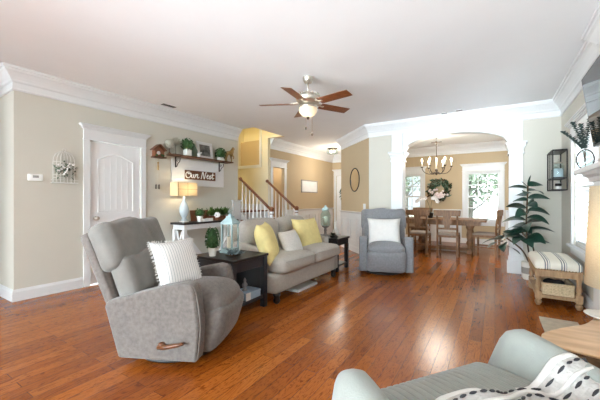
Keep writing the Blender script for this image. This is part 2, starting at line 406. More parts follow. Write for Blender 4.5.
b.bb(-5.9, -4.95, 6.32, 6.36, 2.0, 3.4); b.bb(-5.86, -5.8, 6.2, 6.32, 2.0, 3.4); b.bb(-5.05, -4.99, 6.2, 6.32, 2.0, 3.4); b.bb(-5.8, -5.05, 6.2, 6.32, 2.02, 2.08); b.bb(-5.8, -5.05, 6.2, 6.32, 3.3, 3.36)
struct(b.build('wall_stairwell', 'yellow'))
b = MB(); wall_x(b, XL - .1, XL, 6.2, YF, 0, H, [(6.3, 6.82, 0, 2.05)])
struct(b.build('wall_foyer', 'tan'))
b = MB(); b.bb(-6.6, XL - .1, 6.2, 6.26, 0, H); b.bb(-6.6, -6.5, 6.2, 8, 0, H); b.bb(-6.6, XL - .1, 8, 8.1, 0, H)
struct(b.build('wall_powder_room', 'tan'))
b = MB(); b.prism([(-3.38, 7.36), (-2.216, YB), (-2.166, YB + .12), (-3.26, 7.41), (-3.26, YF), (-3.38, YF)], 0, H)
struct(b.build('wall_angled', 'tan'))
struct(MB().prism([(-2.216, YB), (-1.74, YB), (-1.74, YB + .12), (-2.166, YB + .12)], 0, H).build('wall_back_left', 'paint'))
struct(MB().bb(.386, XR, YB, YB + .12, 0, H).build('wall_back', 'paint'))
# cased arch
arch = [(-1.74, 0), (-1.74, H), (.386, H), (.386, 0), (.197, 0), (.197, 2.14)]
xa, xb = .197, -1.525; cxm = (xa + xb) / 2; hw = (xa - xb) / 2
for i in range(1, 24):
    a = i / 24; x = xa + (xb - xa) * a; u = (x - cxm) / hw
    arch.append((x, 2.14 + .275 * math.sqrt(max(0, 1 - abs(u) ** 2.1))))
arch += [(-1.525, 2.14), (-1.525, 0)]
struct(MB().prism(arch, YB, YB + .2, 'y').build('wall_arch', 'trim'))
def pilaster(x0, x1, n):
    o = MB().bb(x0, x1, YB - .05, YB, .28, 1.98)
    o.bb(x0, x1, YB - .03, YB, 2.15, H - .24)
    w = .03
    o.bb(x0 - w, x1 + w, YB - .05 - w, YB, 0, .2); o.bb(x0 - .015, x1 + .015, YB - .065, YB, .2, .28)
    for (z0, z1, e) in ((1.955, 1.985, .018), (1.985, 2.04, .006), (2.04, 2.075, .02), (2.075, 2.115, .035), (2.115, 2.15, .055)):
        o.bb(x0 - e, x1 + e, YB - .05 - e, YB + .2 + e, z0, z1)
    struct(o.build('trim_%d' % n, 'trim', bevel=.004))
pilaster(-1.74, -1.525, 1); pilaster(.197, .386, 2)
# right wall, chimney breast
WIN = (4.1, 5.33, .62, 2.0)
b = MB(); wall_x(b, XR, XR + .12, -7.5, YB + .12, 0, H, [WIN]); struct(b.build('wall_right', 'paint'))
struct(MB().bb(.82, XR, 2.1, 3.8, 0, H).build('wall_chimney', 'paint'))
# dining room and front wall
b = MB(); wall_y(b, YF, YF + .12, -7.2, 1.3, 0, H, [(-.69, .13, .62, 1.98), (-2.66, -1.84, .62, 1.98), (-4.66, -3.75, 0, 2.035)])
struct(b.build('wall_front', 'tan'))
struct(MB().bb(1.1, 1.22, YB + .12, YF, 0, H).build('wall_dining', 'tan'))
# mouldings
CR = [(0, 2.495), (.014, 2.495), (.02, 2.51), (.014, 2.525), (.014, 2.585), (.03, 2.60), (.035, 2.62), (.055, 2.65), (.085, 2.685), (.105, 2.70), (.11, 2.72), (.125, 2.725), (.125, H), (0, H)]
sweep('trim_3', CR, [(-7.2, 1.28), (XL, 1.28), (XL, 5.04)])
sweep('trim_4', CR, [(XL, 6.2), (XL, YF), (-3.38, YF), (-3.38, 7.36), (-2.216, YB), (XR, YB), (XR, 3.8), (.82, 3.8), (.82, 2.1), (XR, 2.1), (XR, -7.5)])
sweep('trim_5', CR, [(-3.26, 7.41), (-3.26, YF), (1.1, YF), (1.1, YB + .2)])
BB = [(0, 0), (.018, 0), (.018, .11), (.012, .125), (.008, .14), (0, .14)]
sweep('baseboard_left', BB, [(-7.2, 1.28), (XL, 1.28), (XL, 2.0)])
sweep('baseboard_left_far', BB, [(XL, 2.91), (XL, 4.93)])
sweep('baseboard_foyer', BB, [(XL, 6.91), (XL, YF), (-4.76, YF)])
sweep('baseboard_angled', BB, [(-3.38, YF), (-3.38, 7.36), (-2.216, YB), (-1.78, YB)])
sweep('baseboard_right', BB, [(.43, YB), (XR, YB), (XR, 3.8)])
sweep('baseboard_dining', BB, [(-3.26, 7.41), (-3.26, YF), (1.1, YF), (1.1, YB + .2)])
CH = [(0, .88), (.012, .88), (.016, .9), (.03, .915), (.03, .935), (0, .935)]
def wainscot(name, path, skip=()):
    """white boarded dado with raised panel mouldings and a chair rail"""
    sweep(name, [(0, 0.0)] + [(.008, 0.0), (.008, .89), (.02, .895), (.036, .915), (.036, .935), (0, .935)], path)
    b = MB()
    for i in range(len(path) - 1):
        if i in skip: continue
        a = Vector((*path[i], 0)); c = Vector((*path[i + 1], 0)); L = (c - a).length; d = (c - a) / L; nrm = Vector((d.y, -d.x, 0))
        k = max(1, round(L / .62)); w = L / k
        for j in range(k):
            p0, p1 = j * w + .09, (j + 1) * w - .09
            if p1 - p0 < .08: continue
            for (u0, u1, z0, z1) in ((p0, p1, .74, .765), (p0, p1, .24, .265), (p0, p0 + .025, .265, .74), (p1 - .025, p1, .265, .74)):
                q = [a + d * u0, a + d * u1, a + d * u1 + nrm * .02, a + d * u0 + nrm * .02]
                b.prism([(v.x, v.y) for v in q], z0, z1)
    struct(b.build('trim_panels_' + name.split('_', 1)[1], 'trim'))
wainscot('trim_foyer_dado', [(XL, 6.91), (XL, YF)])
wainscot('trim_angled_dado', [(-3.38, YF), (-3.38, 7.36), (-2.216, YB), (-1.78, YB)], (2,))
wainscot('trim_dining_dado_left', [(-3.26, 7.41), (-3.26, YF), (-2.76, YF)])
wainscot('trim_dining_dado', [(-1.74, YF), (-.79, YF)])
wainscot('trim_dining_dado_right', [(.23, YF), (1.1, YF), (1.1, YB + .2)])
def casing(name, w0, w1, ztop, plane, val, sgn, z0=0, sill=False, cw=.085):
    """door / window surround in a wall plane; sgn = direction into the room"""
    b = MB()
    def bx(u0, u1, z0_, z1_, t, t0=0):
        lo, hi = sorted((val + sgn * t0, val + sgn * t))
        if plane == 'x': b.bb(lo, hi, u0, u1, z0_, z1_)
        else: b.bb(u0, u1, lo, hi, z0_, z1_)
    bx(w0 - cw, w0, z0, ztop, .02); bx(w1, w1 + cw, z0, ztop, .02)
    bx(w0 - cw - .008, w1 + cw + .008, ztop, ztop + .02, .028)
    bx(w0 - cw, w1 + cw, ztop + .02, ztop + .15, .022)
    for (e, za, zb) in ((.012, .15, .165), (.025, .165, .185), (.045, .185, .2), (.055, .2, .215)):
        bx(w0 - cw - e, w1 + cw + e, ztop + za, ztop + zb, .022 + e)
    if sill:
        bx(w0 - cw - .03, w1 + cw + .03, z0 - .03, z0, .06); bx(w0 - cw, w1 + cw, z0 - .12, z0 - .03, .018)
    return struct(b.build(name, 'trim', bevel=.003))
casing('trim_6', 2.09, 2.82, 2.035, 'x', XL, 1)
casing('trim_7', 6.3, 6.82, 2.05, 'x', XL, 1)
casing('trim_8', -4.66, -3.75, 2.035, 'y', YF, -1)
casing('trim_9', -.69, .13, 1.98, 'y', YF, -1, .62, True)
casing('trim_10', -2.66, -1.84, 1.98, 'y', YF, -1, .62, True)
casing('trim_11', WIN[0], WIN[1], 2.0, 'x', XR, -1, .62, True)
def sash_window(name, x0, x1, z0, z1):
    """double hung, three by two panes in each sash; built in a y plane"""
    f = MB()
    for a, c in ((x0, x0 + .03), (x1 - .03, x1)): f.bb(a, c, YF + .01, YF + .11, z0, z1)
    f.bb(x0 + .03, x1 - .03, YF + .01, YF + .11, z0, z0 + .03); f.bb(x0 + .03, x1 - .03, YF + .01, YF + .11, z1 - .03, z1)
    root = struct(f.build(name, 'trim')); zm = (z0 + z1) / 2
    for (za, zb, y) in ((z0 + .03, zm + .02, YF + .03), (zm - .02, z1 - .03, YF + .065)):
        s = MB(); xa, xb = x0 + .03, x1 - .03; t = .038
        s.bb(xa, xa + t, y, y + .03, za, zb); s.bb(xb - t, xb, y, y + .03, za, zb); s.bb(xa + t, xb - t, y, y + .03, za, za + t); s.bb(xa + t, xb - t, y, y + .03, zb - t, zb)
        for k in (1, 2): xm = xa + t + (xb - xa - 2 * t) * k / 3; s.bb(xm - .011, xm + .011, y + .004, y + .026, za + t, zb - t)
        zc = (za + zb) / 2; s.bb(xa + t, xb - t, y + .005, y + .025, zc - .011, zc + .011)
        so = s.build('sash', 'trim', root)
        MB().bb(xa + t, xb - t, y + .013, y + .017, za + t, zb - t).build('pane', 'glass', so)
    return root
sash_window('window_1', -.69, .13, .62, 1.98); sash_window('window_2', -2.66, -1.84, .62, 1.98)
def blind_window():
    y0, y1, z0, z1 = WIN; f = MB()
    f.bb(XR + .02, XR + .1, y0, y0 + .03, z0, z1); f.bb(XR + .02, XR + .1, y1 - .03, y1, z0, z1); f.bb(XR + .02, XR + .1, y0 + .03, y1 - .03, z0, z0 + .03); f.bb(XR + .02, XR + .1, y0 + .03, y1 - .03, z1 - .03, z1)
    f.bb(XR + .06, XR + .1, y0 + .03, y1 - .03, (z0 + z1) / 2 - .02, (z0 + z1) / 2 + .02); f.bb(XR + .06, XR + .09, (y0 + y1) / 2 - .03, (y0 + y1) / 2 + .03, z0, z1)
    root = struct(f.build('window_3', 'trim'))
    MB().bb(XR + .08, XR + .084, y0 + .03, y1 - .03, z0 + .03, z1 - .03).build('pane', 'glass', root)
    bl = thing('window_blind', 'white slatted blind lowered over the right-hand window', 'blind', (XR + .03, (y0 + y1) / 2, z0))
    L = y1 - y0 - .08
    MB().bb(-.025, .025, -L / 2, L / 2, z1 - z0 - .075, z1 - z0 - .032).build('head_rail', 'plastic', bl)
    s = MB(); n = 21
    for k in range(n):
        z = .07 + k * (z1 - z0 - .17) / (n - 1); s.box((0, 0, 0), (.05, L, .003), T(0, 0, z) @ RY(38))
    s.build('slats', 'plastic', bl)
    MB().bb(-.02, .02, -L / 2, L / 2, .034, .052).build('bottom_rail', 'plastic', bl)
    for k in (-.42, 0, .42): MB().bb(-.0265, -.0245, k - .006, k + .006, .052, z1 - z0 - .075).build('ladder_tape', 'plastic', bl)
blind_window()
# closet door with arched top panel
def closet_door():
    y0, y1 = 2.095, 2.815; w = y1 - y0
    root = struct(MB().bb(XL - .045, XL - .012, y0, y1, .01, 2.03).build('door_1', 'door'))
    def frame(zs, zt, arch_h):
        pts = [(y0 + .11, zs), (y1 - .11, zs), (y1 - .11, zt)]
        for i in range(1, 12): t = i / 12; pts.append((y1 - .11 + (w - .22) * -t, zt + arch_h * math.sin(PI * t)))
        pts.append((y0 + .11, zt)); return pts
    for (a, c, h) in ((1.03, 1.78, .09), (.2, .88, 0.0)):
        p = frame(a, c, h)
        MB().tube([(XL - .011, y, z) for y, z in p], .011, 6, True).build('panel_moulding', 'door', root)
        g = MB()
        for k in range(1, 6):
            y = y0 + .11 + (w - .22) * k / 6; g.bb(XL - .0125, XL - .008, y - .004, y + .004, a + .03, c - .02 + h * .8 * math.sin(PI * k / 6))
        g.build('bead', 'door', root)
    k = MB(); k.lathe([(.028, 0), (.03, .006), (.012, .012), (.01, .04), (.026, .05), (.03, .062), (.024, .074), (.004, .078)], (0, 0, 0), 16, T(XL - .012, y0 + .07, .94) @ RY(90))
    k.build('door_knob', 'nickel', root, True)
    for z in (.25, 1.02, 1.8): MB().bb(XL - .012, XL - .002, y1 - .008, y1 + .004, z - .045, z + .045).build('hinge', 'nickel', root)
closet_door()
def front_door():
    x0, x1 = -4.655, -3.755
    root = struct(MB().bb(x0, x1, YF + .02, YF + .065, .01, 2.03).build('door_2', 'door'))
    for (a, c, z0, z1) in ((.12, .42, .2, .85), (.48, .78, .2, .85), (.12, .42, 1.0, 1.85), (.48, .78, 1.0, 1.85)):
        MB().tube([(x0 + a, YF + .018, z0), (x0 + c, YF + .018, z0), (x0 + c, YF + .018, z1), (x0 + a, YF + .018, z1)], .012, 6, True).build('panel_moulding', 'door', root)
    MB().lathe([(.03, 0), (.012, .01), (.01, .04), (.03, .055), (.02, .075)], (0, 0, 0), 14, T(x1 - .08, YF + .02, 1.0) @ RX(90)).build('door_knob', 'bronze', root, True)
front_door()

# ------------------------------------------------------------------ fireplace
fp = thing('fireplace_mantel', 'white painted fireplace surround with deep moulded mantel shelf on right wall', 'fireplace', (.82, 2.83, 0))
MB().bb(-.13, 0, .40, .64, 0, 1.26).build('pilaster', 'trim', fp, bevel=.006)
MB().bb(-.13, 0, -.64, -.40, 0, 1.26).build('pilaster', 'trim', fp, bevel=.006)
MB().bb(-.13, 0, -.64, .64, 1.26, 1.35).build('frieze', 'trim', fp, bevel=.004)
MB().bb(-.02, 0, -.40, .40, 0, 1.26).build('hearth_face', 'greycer', fp)
MB().prism([(0, 1.35), (-.14, 1.35), (-.15, 1.37), (-.155, 1.385), (-.185, 1.405), (-.195, 1.425), (0, 1.425)], -.70, .70, 'y').build('moulding', 'trim', fp)
MB().bb(-.225, 0, -.80, .83, 1.425, 1.463).build('mantel_shelf', 'trim', fp, bevel=.006)

# ------------------------------------------------------------------ staircase
st = thing('staircase', 'open staircase with white balusters and brown handrails behind the loveseat', 'staircase', (-3.85, 5.575, 0))
rise, run, n = .19, .24, 4
b = MB()
for k in range(n): b.bb(-(k + 1) * run - .0, -k * run, -.475, .475, 0, (k + 1) * rise - .03) if k < 4 else b.bb(-(k + 1) * run, -k * run, -.52, .52, 0, (k + 1) * rise - .03)
b.bb(-3.3, -4 * run, -.52, .52, 0, 5 * rise - .03)
b.build('risers', 'trim', st)
MB().bb(-3.3, -4 * run + .028, -.515, .515, 5 * rise - .03, 5 * rise).build('landing', 'railwood', st)
MB().bb(-3.3, -.96, .505, .523, 5 * rise, 5 * rise + .15).build('landing_skirt', 'trim', st)
for k in range(n):
    w = .5 if k < 4 else .515
    MB().bb(-(k + 1) * run, -k * run + .028, -w, w, (k + 1) * rise - .03, (k + 1) * rise).build('tread', 'railwood', st, bevel=.006)
for sg in (-1, 1):
    y = sg * .475
    MB().prism([(0.02, 0), (0.02, .2), (-.95, .2 + .95 * rise / run), (-.95, 0)], y - .02 if sg < 0 else y, y if sg < 0 else y + .02, 'y').build('stringer', 'trim', st)
    m = MB(); x0 = -.06
    m.bb(x0 - .04, x0 + .04, y - .04, y + .04, .16, .62); m.lathe([(.036, .62), (.028, .66), (.036, .7), (.03, .85), (.034, .9), (.05, .93), (.05, .96)], (x0, y, 0), 14)
    m.build('newel_post', 'trim', st, 'auto')
    k = MB(); k.lathe([(.04, .9), (.044, .92), (.044, 1.0), (.05, 1.01), (.052, 1.03), (.03, 1.05), (.02, 1.06)], (x0, y, 0), 14); k.build('newel_cap', 'railwood', st, 'auto')
    MB().tube([(x0, y, .98), (-.93, y, .98 + .87 * rise / run)], .03, 10, flat=.8).build('handrail', 'railwood', st, True)
    MB().ball((-.93, y, .98 + .87 * rise / run), .042, 2).build('rail_rosette', 'railwood', st, True)
    for i in range(8):
        x = -.14 - i * .105
        zt = .96 + (-x - .06) * rise / run; zb = .19 * (int(-x / run) + 1)
        MB().lathe([(.016, zb), (.016, zb + .14), (.011, zb + .16), (.016, zb + .3), (.01, zt - .08), (.01, zt)], (x, y, 0), 8).build('baluster', 'trim', st, 'auto')
MB().bb(-.98, -.9, -.72, -.5, 0, 1.17).build('end_post', 'trim', st, bevel=.006)
MB().bb(-1.0, -.88, -.74, -.48, 1.17, 1.2).build('post_cap', 'trim', st, bevel=.004)
# trim frame of the upper opening in the stairwell
b = MB(); b.bb(-5.86, -4.99, 6.08, 6.1, 2.03, 2.1); b.bb(-5.06, -4.99, 6.08, 6.1, 2.1, 3.3); b.bb(-5.86, -5.79, 6.08, 6.1, 2.1, 3.3)
struct(b.build('trim_12', 'trim'))
lamp('stair_lamp', (-5.6, 5.5, 4.4), 34, (1, .90, .62), .1)
lamp('powder_room_fill', (-5.7, 7.3, 2.5), 12, (1, .88, .7), .1)  # unseen light without a fixture, added to brighten the view through the doorway

# ------------------------------------------------------------------ ceiling fan
fan = thing('ceiling_fan', 'five-blade brown and nickel ceiling fan with a lit glass bowl', 'ceiling fan', (-2.0, 3.36, H))
MB().lathe([(.02, -.075), (.045, -.07), (.062, -.04), (.068, -.01), (.068, 0)], seg=24).build('canopy', 'nickel', fan, True)
MB().lathe([(.012, -.2), (.012, -.07)], seg=12).build('downrod', 'nickel', fan, True)
MB().lathe([(.03, -.35), (.1, -.345), (.14, -.32), (.15, -.29), (.15, -.255), (.125, -.235), (.11, -.22), (.05, -.205), (.03, -.19)], seg=32).build('motor_housing', 'nickel', fan, 'auto')
b = MB()
for k in range(20):
    a = k / 20 * 2 * PI; b.ball((.135 * math.cos(a), .135 * math.sin(a), -.225), .014, 1)
b.build('filigree', 'nickel', fan, True)
MB().lathe([(.115, -.39), (.12, -.375), (.09, -.35)], seg=28).build('light_ring', 'nickel', fan, True)
MB().lathe([(.012, -.5), (.05, -.495), (.085, -.475), (.11, -.44), (.118, -.405), (.112, -.385)], seg=28).build('glass_bowl', 'frost', fan, True)
MB().lathe([(.004, -.535), (.016, -.525), (.02, -.505), (.012, -.495)], seg=12).build('finial', 'bronze', fan, True)
for k in range(5):
    a = 62 + k * 72; mm = RZ(a)
    bl = MB().soft((.40, 0, 0), (.44, .135, .008), .004, n=6, m=mm @ T(0, 0, -.335) @ RX(-12) ).build('blade', 'fanwood', fan, 'auto')
    ir = MB(); ir.tube([mm @ Vector(p) for p in ((.1, 0, -.32), (.15, 0, -.322), (.2, 0, -.33), (.23, 0, -.33))], .016, 8, flat=1.5); ir.box((0, 0, 0), (.07, .09, .006), mm @ T(.235, 0, -.332) @ RX(-12))
    ir.build('blade_iron', 'nickel', bl, True)
for (x, y, z) in ((.03, .05, -.72), (.0, -.05, -.66)):
    c = MB().tube([(x, y, -.39), (x, y, z + .03)], .0012, 5).build('pull_chain', 'brass', fan)
    MB().lathe([(.003, .03), (.01, .02), (.011, .0), (.004, -.012)], (x, y, z), 10).build('pull_knob', 'bronze', c, True)
lamp('fan_light', (0, 0, -.66), 1.6, (1, .9, .74), .11, fan)
# foyer flush light
fl = thing('flush_ceiling_light', 'small flush ceiling light with clear glass shade in the foyer', 'ceiling light', (-4.12, 8.35, H))
MB().lathe([(.06, -.05), (.1, -.04), (.15, -.02), (.15, 0)], seg=24).build('ceiling_plate', 'bronze', fl, True)
MB().lathe([(.15, -.03), (.17, -.07), (.175, -.13), (.15, -.17), (.03, -.185)], seg=24, cap=False).build('glass_shade', 'jarglass', fl, True)
for s_ in (-1, 1): MB().ball((.05 * s_, 0, -.1), .032, 2).build('bulb', 'bulb', fl, True)
lamp('foyer_light', (.2, -.1, -.6), 14, (1, .92, .8), .2, fl)
# chandelier
cd = thing('chandelier', 'slim bronze chandelier with lit candle bulbs over the dining table', 'chandelier', (-1.14, 7.7, H))
MB().lathe([(.02, -.04), (.06, -.03), (.065, 0)], seg=20).build('canopy', 'bronze', cd, True)
MB().tube([(0, 0, -.03), (0, 0, -.86)], .008, 8).build('stem', 'bronze', cd, True)
b = MB(); b.tube([(-.11, 0, -.22), (.11, 0, -.22)], .008, 8); b.tube([(0, -.11, -.22), (0, .11, -.22)], .008, 8); b.ball((0, 0, -.22), .025, 2); b.ball((0, 0, -.27), .018, 2); b.build('cross_bar', 'bronze', cd, True)
MB().lathe([(.004, -.98), (.025, -.96), (.03, -.93), (.02, -.89), (.035, -.86), (.012, -.83)], seg=14).build('hub', 'bronze', cd, True)
MB().lathe([(.014, -.83), (.014, -.58)], seg=12).build('centre_candle', 'wax', cd, True)
for k in range(6):
    a = k * 60 + 12; ca, sa = math.cos(R(a)), math.sin(R(a))
    ar = MB().tube([Vector((v.x * ca, v.x * sa, v.y)) for v in [Vector((p.x, p.y)) for p in spl([(.02, -.9, 0), (.12, -.945, 0), (.22, -.93, 0), (.29, -.86, 0), (.31, -.78, 0)], 5)]], .008, 7).build('arm', 'bronze', cd, True)
    MB().lathe([(.012, -.8), (.035, -.78), (.03, -.772)], (.31 * ca, .31 * sa, 0), 12).build('drip_pan', 'bronze', ar, True)
    MB().lathe([(.013, -.775), (.013, -.67)], (.31 * ca, .31 * sa, 0), 10).build('candle', 'wax', ar, True)
    MB().lathe([(.008, -.67), (.017, -.65), (.014, -.62), (.002, -.59)], (.31 * ca, .31 * sa, 0), 10).build('bulb', 'bulb', ar, True)
lamp('chandelier_light', (0, 0, -.45), 26, (1, .93, .82), .3, cd)
# ceiling vents
for (x, y, rz, lab) in ((-.76, 6.0, 0, 'small ceiling vent nearest the arch, left of the pair'), (-.52, 5.95, 0, 'small dark ceiling vent right of the pair near the arch'), (-4.5, 3.12, 90, 'ceiling vent beside the crown moulding above the closet door')):
    v = thing('ceiling_vent', lab, 'vent', (x, y, H), rz)
    big = rz == 90
    w, d = (.28, .1) if big else (.11, .06)
    MB().bb(-w / 2, w / 2, -d / 2, d / 2, -.012, 0).build('vent_frame', 'plastic', v, bevel=.003)
    g = MB()
    for k in range(5): yy = -d * .36 + k * d * .18; g.bb(-w * .42, w * .42, yy - d * .05, yy + d * .05, -.0145, -.0125)
    g.build('vent_slots', 'iron', v)

# ------------------------------------------------------------------ things on the left wall
th = thing('thermostat', 'white wall thermostat with a small grey screen', 'thermostat', (XL, 1.48, 1.478))
MB().soft((.012, 0, 0), (.024, .15, .085), .01).build('case', 'plastic', th, True)
MB().bb(.0235, .0255, -.03, .03, -.005, .025).build('screen', 'greycer', th)
cg = thing('birdcage_wall_decor', 'white wire birdcage wall hanging filled with flowers, right of thermostat', 'wall decoration', (XL, 1.78, 1.43))
b = MB()
for k in range(7):
    y = -.12 + k * .04; zt = .30 + .10 * (1 - (y / .12) ** 2)
    b.tube([(.012, y, 0), (.012, y, .27), (.012, y * .95, .32), (.012, y * .78, .365), (.012, y * .45, .398), (.012, 0, .41)], .004, 5)
for z in (.0, .06, .1, .27): b.tube([(.012, -.125, z), (.02, 0, z), (.012, .125, z)], .0035, 5)
b.tube([(.012, .0 + .018 * math.cos(a), .425 + .018 * math.sin(a)) for a in [i * PI / 5 for i in range(10)]], .003, 5, True)
b.build('cage', 'ceramic', cg, True)
MB().bb(.0, .075, -.14, .14, -.012, .0).bb(.068, .074, -.14, .14, .03, .036).bb(0, .068, -.14, -.134, .03, .036).bb(0, .068, .134, .14, .03, .036).build('planter_tray', 'ceramic', cg)
rnd = random.Random(3); b = MB(); f = MB()
for k in range(90):
    y = rnd.gauss(0, .06); z = .17 + rnd.gauss(0, .045); d = Vector((rnd.uniform(.3, 1), rnd.uniform(-1, 1), rnd.uniform(-1, 1)))
    b.leaf((.025, y, z), d, .05, .02, n=3)
for k in range(16): f.ball((.05 + rnd.random() * .02, rnd.gauss(0, .05), .17 + rnd.gauss(0, .04)), .014, 1)
b.build('foliage', 'sage', cg); f.build('blossoms', 'petal', cg, True)
ck = thing('cuckoo_clock', 'small carved brown cuckoo clock with hanging pendulum and two weights', 'clock', (XL, 3.10, 1.92))
MB().prism([(-.085, 0), (.085, 0), (.085, .1), (0, .175), (-.085, .1)], .003, .085, 'x').build('clock_house', 'redwood', ck)
b = MB()
for s_ in (-1, 1): b.box((0, 0, 0), (.13, .15, .012), T(.05, s_ * .06, .155) @ RX(-s_ * 41))
b.build('roof', 'walnut', ck)
MB().bb(0, .12, -.105, .105, -.02, 0).build('porch', 'shelfwood', ck)
MB().lathe([(.03, 0), (.03, .006)], (0, 0, 0), 16, T(.085, -.02, .06) @ RY(90)).build('dial', 'ceramic', ck)
MB().ball((.1, -.06, .02), .02, 1).ball((.1, .06, .02), .02, 1).ball((.1, .03, .03), .018, 1).build('carved_shrubs', 'box', ck, True)
b = MB().tube([(.04, 0, -.02), (.04, 0, -.2)], .003, 5); b.lathe([(.016, 0), (.016, .004)], (0, 0, 0), 14, T(.04, 0, -.1) @ RY(90)); b.lathe([(.011, -.22), (.013, -.16), (.005, -.1)], (.04, 0, 0), 10)
b.build('pendulum', 'brass', ck)
for y in (-.03, .025):
    c = MB().tube([(.03, y, -.02), (.03, y, -.46)], .0012, 4).build('chain', 'brass', ck)
    MB().lathe([(.004, -.54), (.011, -.53), (.012, -.47), (.004, -.455)], (.03, y, 0), 10).build('weight', 'bronze', c, True)

# display shelf with shiplap back
ds = thing('display_shelf', 'white shiplap wall panel with a rustic brown shelf on black iron brackets', 'wall shelf', (XL, 4.0, 0))
b = MB()
for k in range(4): b.bb(0, .018, -.63, .60, 1.46 + k * .12, 1.575 + k * .12)
b.bb(0, .012, -.63, .60, 1.46, 1.94); b.build('shiplap_panel', 'trim', ds, bevel=.002)
MB().bb(.0, .20, -.72, .70, 1.965, 1.99).build('shelf_board', 'shelfwood', ds, bevel=.004)
for y in (-.55, .47):
    m = MB(); m.bb(.018, .026, y - .012, y + .012, 1.78, 1.965); m.bb(.018, .16, y - .012, y + .012, 1.957, 1.965)
    m.tube(spl([(.024, y, 1.78), (.06, y, 1.80), (.09, y, 1.85), (.13, y, 1.87), (.15, y, 1.93)], 5), .006, 6); m.tube([(.07 + .02 * math.cos(a), y, 1.90 + .02 * math.sin(a)) for a in [i * PI / 6 for i in range(12)]], .004, 5, True)
    m.build('bracket', 'iron', ds)
sg = thing('wood_sign', 'brown wooden sign with white script lettering on the shiplap panel', 'sign', (XL + .019, 4.0, 1.665))
MB().bb(0, .014, -.36, .36, -.085, .085).build('board', 'walnut', sg)
# lettering "Our Nest"
strokes = [
 [(-.25, .05), (-.285, .045), (-.31, .01), (-.30, -.04), (-.26, -.055), (-.22, -.03), (-.215, .015), (-.24, .05), (-.27, .04), (-.255, .02), (-.2, .03)],
 [(-.19, .015), (-.2, -.03), (-.185, -.05), (-.165, -.035), (-.15, .015), (-.158, -.035), (-.14, -.05), (-.125, -.03)],
 [(-.125, -.03), (-.11, .02), (-.105, .0), (-.085, .02), (-.07, .012), (-.082, -.03), (-.065, -.05), (-.045, -.03)],
 [(.0, -.06), (.015, .0), (.03, .06), (.045, .06), (.06, -.04), (.07, -.055), (.085, .0), (.10, .065), (.125, .06)],
 [(.115, -.02), (.15, .0), (.155, .02), (.135, .018), (.125, -.02), (.14, -.05), (.175, -.03)],
 [(.175, -.03), (.20, .02), (.2, .005), (.215, -.025), (.205, -.05), (.18, -.045), (.235, -.025)],
 [(.235, -.025), (.26, .065), (.245, -.02), (.255, -.05), (.285, -.03)], [(.225, .025), (.29, .03)]]
b = MB()
for s_ in strokes: b.tube([(.0155, p.x * 1.12, p.y) for p in spl([(u, v, 0) for u, v in s_], 5)], .0085, 6)
b.build('lettering', 'paper', sg, True)

def leafball(b, c, r, n, L=.03, w=.018, rnd=random, squash=1):
    for k in range(n):
        v = Vector((rnd.gauss(0, 1), rnd.gauss(0, 1), rnd.gauss(0, 1))).normalized()
        p = Vector(c) + Vector((v.x, v.y, v.z * squash)) * r * rnd.uniform(.85, 1.02)
        d = v + Vector((rnd.uniform(-1, 1), rnd.uniform(-1, 1), rnd.uniform(-.6, 1))) * .8
        b.leaf(p, d, L, w, up=v, n=2, bend=.1)
def potted_ball(name, label, loc, pot_r, pot_h, ball_r, stem=0, mat_='box', n=260, square=False, cat='potted plant', base='ceramic'):
    t = thing(name, label, cat, loc)
    if square: MB().prism([(-pot_r * .85, -pot_r * .85), (pot_r * .85, -pot_r * .85), (pot_r * .85, pot_r * .85), (-pot_r * .85, pot_r * .85)], 0, pot_h).build('pot', base, t, bevel=.004)
    else: MB().lathe([(pot_r * .78, 0), (pot_r, pot_h * .8), (pot_r * 1.06, pot_h * .82), (pot_r * 1.06, pot_h), (pot_r * .9, pot_h), (pot_r * .85, pot_h * .9)], seg=20).build('pot', base, t, 'auto')
    zc = pot_h + stem + ball_r * .8
    if stem: MB().tube([(0, 0, pot_h * .9), (0, 0, zc)], .006, 6).build('stem', 'stem', t)
    b = MB().ball((0, 0, zc), ball_r * .88, 2); leafball(b, (0, 0, zc), ball_r, n, ball_r * .35, ball_r * .2, random.Random(int(loc[1] * 100)))
    b.build('foliage', mat_, t); return t
ZS = 1.99
def pom(loc, zc, r, lab):
    t = thing('pom_topiary', lab, 'topiary', loc)
    MB().lathe([(.028, 0), (.03, .01), (.01, .02), (.006, .03)], seg=12).build('foot', 'shelfwood', t, True)
    MB().tube([(0, 0, .02), (0, 0, zc)], .005, 6).build('stem', 'stem', t)
    b = MB().ball((0, 0, zc), r * .95, 2); leafball(b, (0, 0, zc), r, 160, r * .25, r * .14, random.Random(5)); b.build('pom', 'pom', t)
pom((XL + .1, 3.275, ZS), .17, .082, 'dried grey pom topiary at the left end of the shelf')
pom((XL + .06, 3.425, ZS), .24, .07, 'taller dried grey pom topiary behind the green shelf plant')
potted_ball('potted_topiary', 'leafy green topiary in a white pot on the left half of the shelf', (XL + .125, 3.615, ZS), .062, .125, .10, 0, 'box', 220, True)
t = thing('tall_vase', 'grey green vase behind white photo frame on shelf', 'vase', (XL + .065, 3.80, ZS))
MB().lathe([(.05, 0), (.075, .06), (.07, .13), (.04, .19), (.03, .22), (.036, .235)], seg=20).build('body', 'sage', t, True)
t = thing('flower_pot', 'tiny white flowers in a pot in front of the shelf vase', 'flowers', (XL + .16, 3.85, ZS))
MB().lathe([(.025, 0), (.035, .05), (.03, .05)], seg=14).build('pot', 'ceramic', t, True)
b = MB()
for k in range(14): b.ball((random.gauss(0, .022), random.gauss(0, .022), .065 + random.gauss(0, .015)), .014, 1)
b.build('blossoms', 'petal', t, True)
t = thing('photo_frame', 'white picture frame holding a grey photograph on the shelf', 'picture frame', (XL + .06, 4.08, ZS), 0)
tilt = RY(-8)
b = MB(); w, h = .19, .33
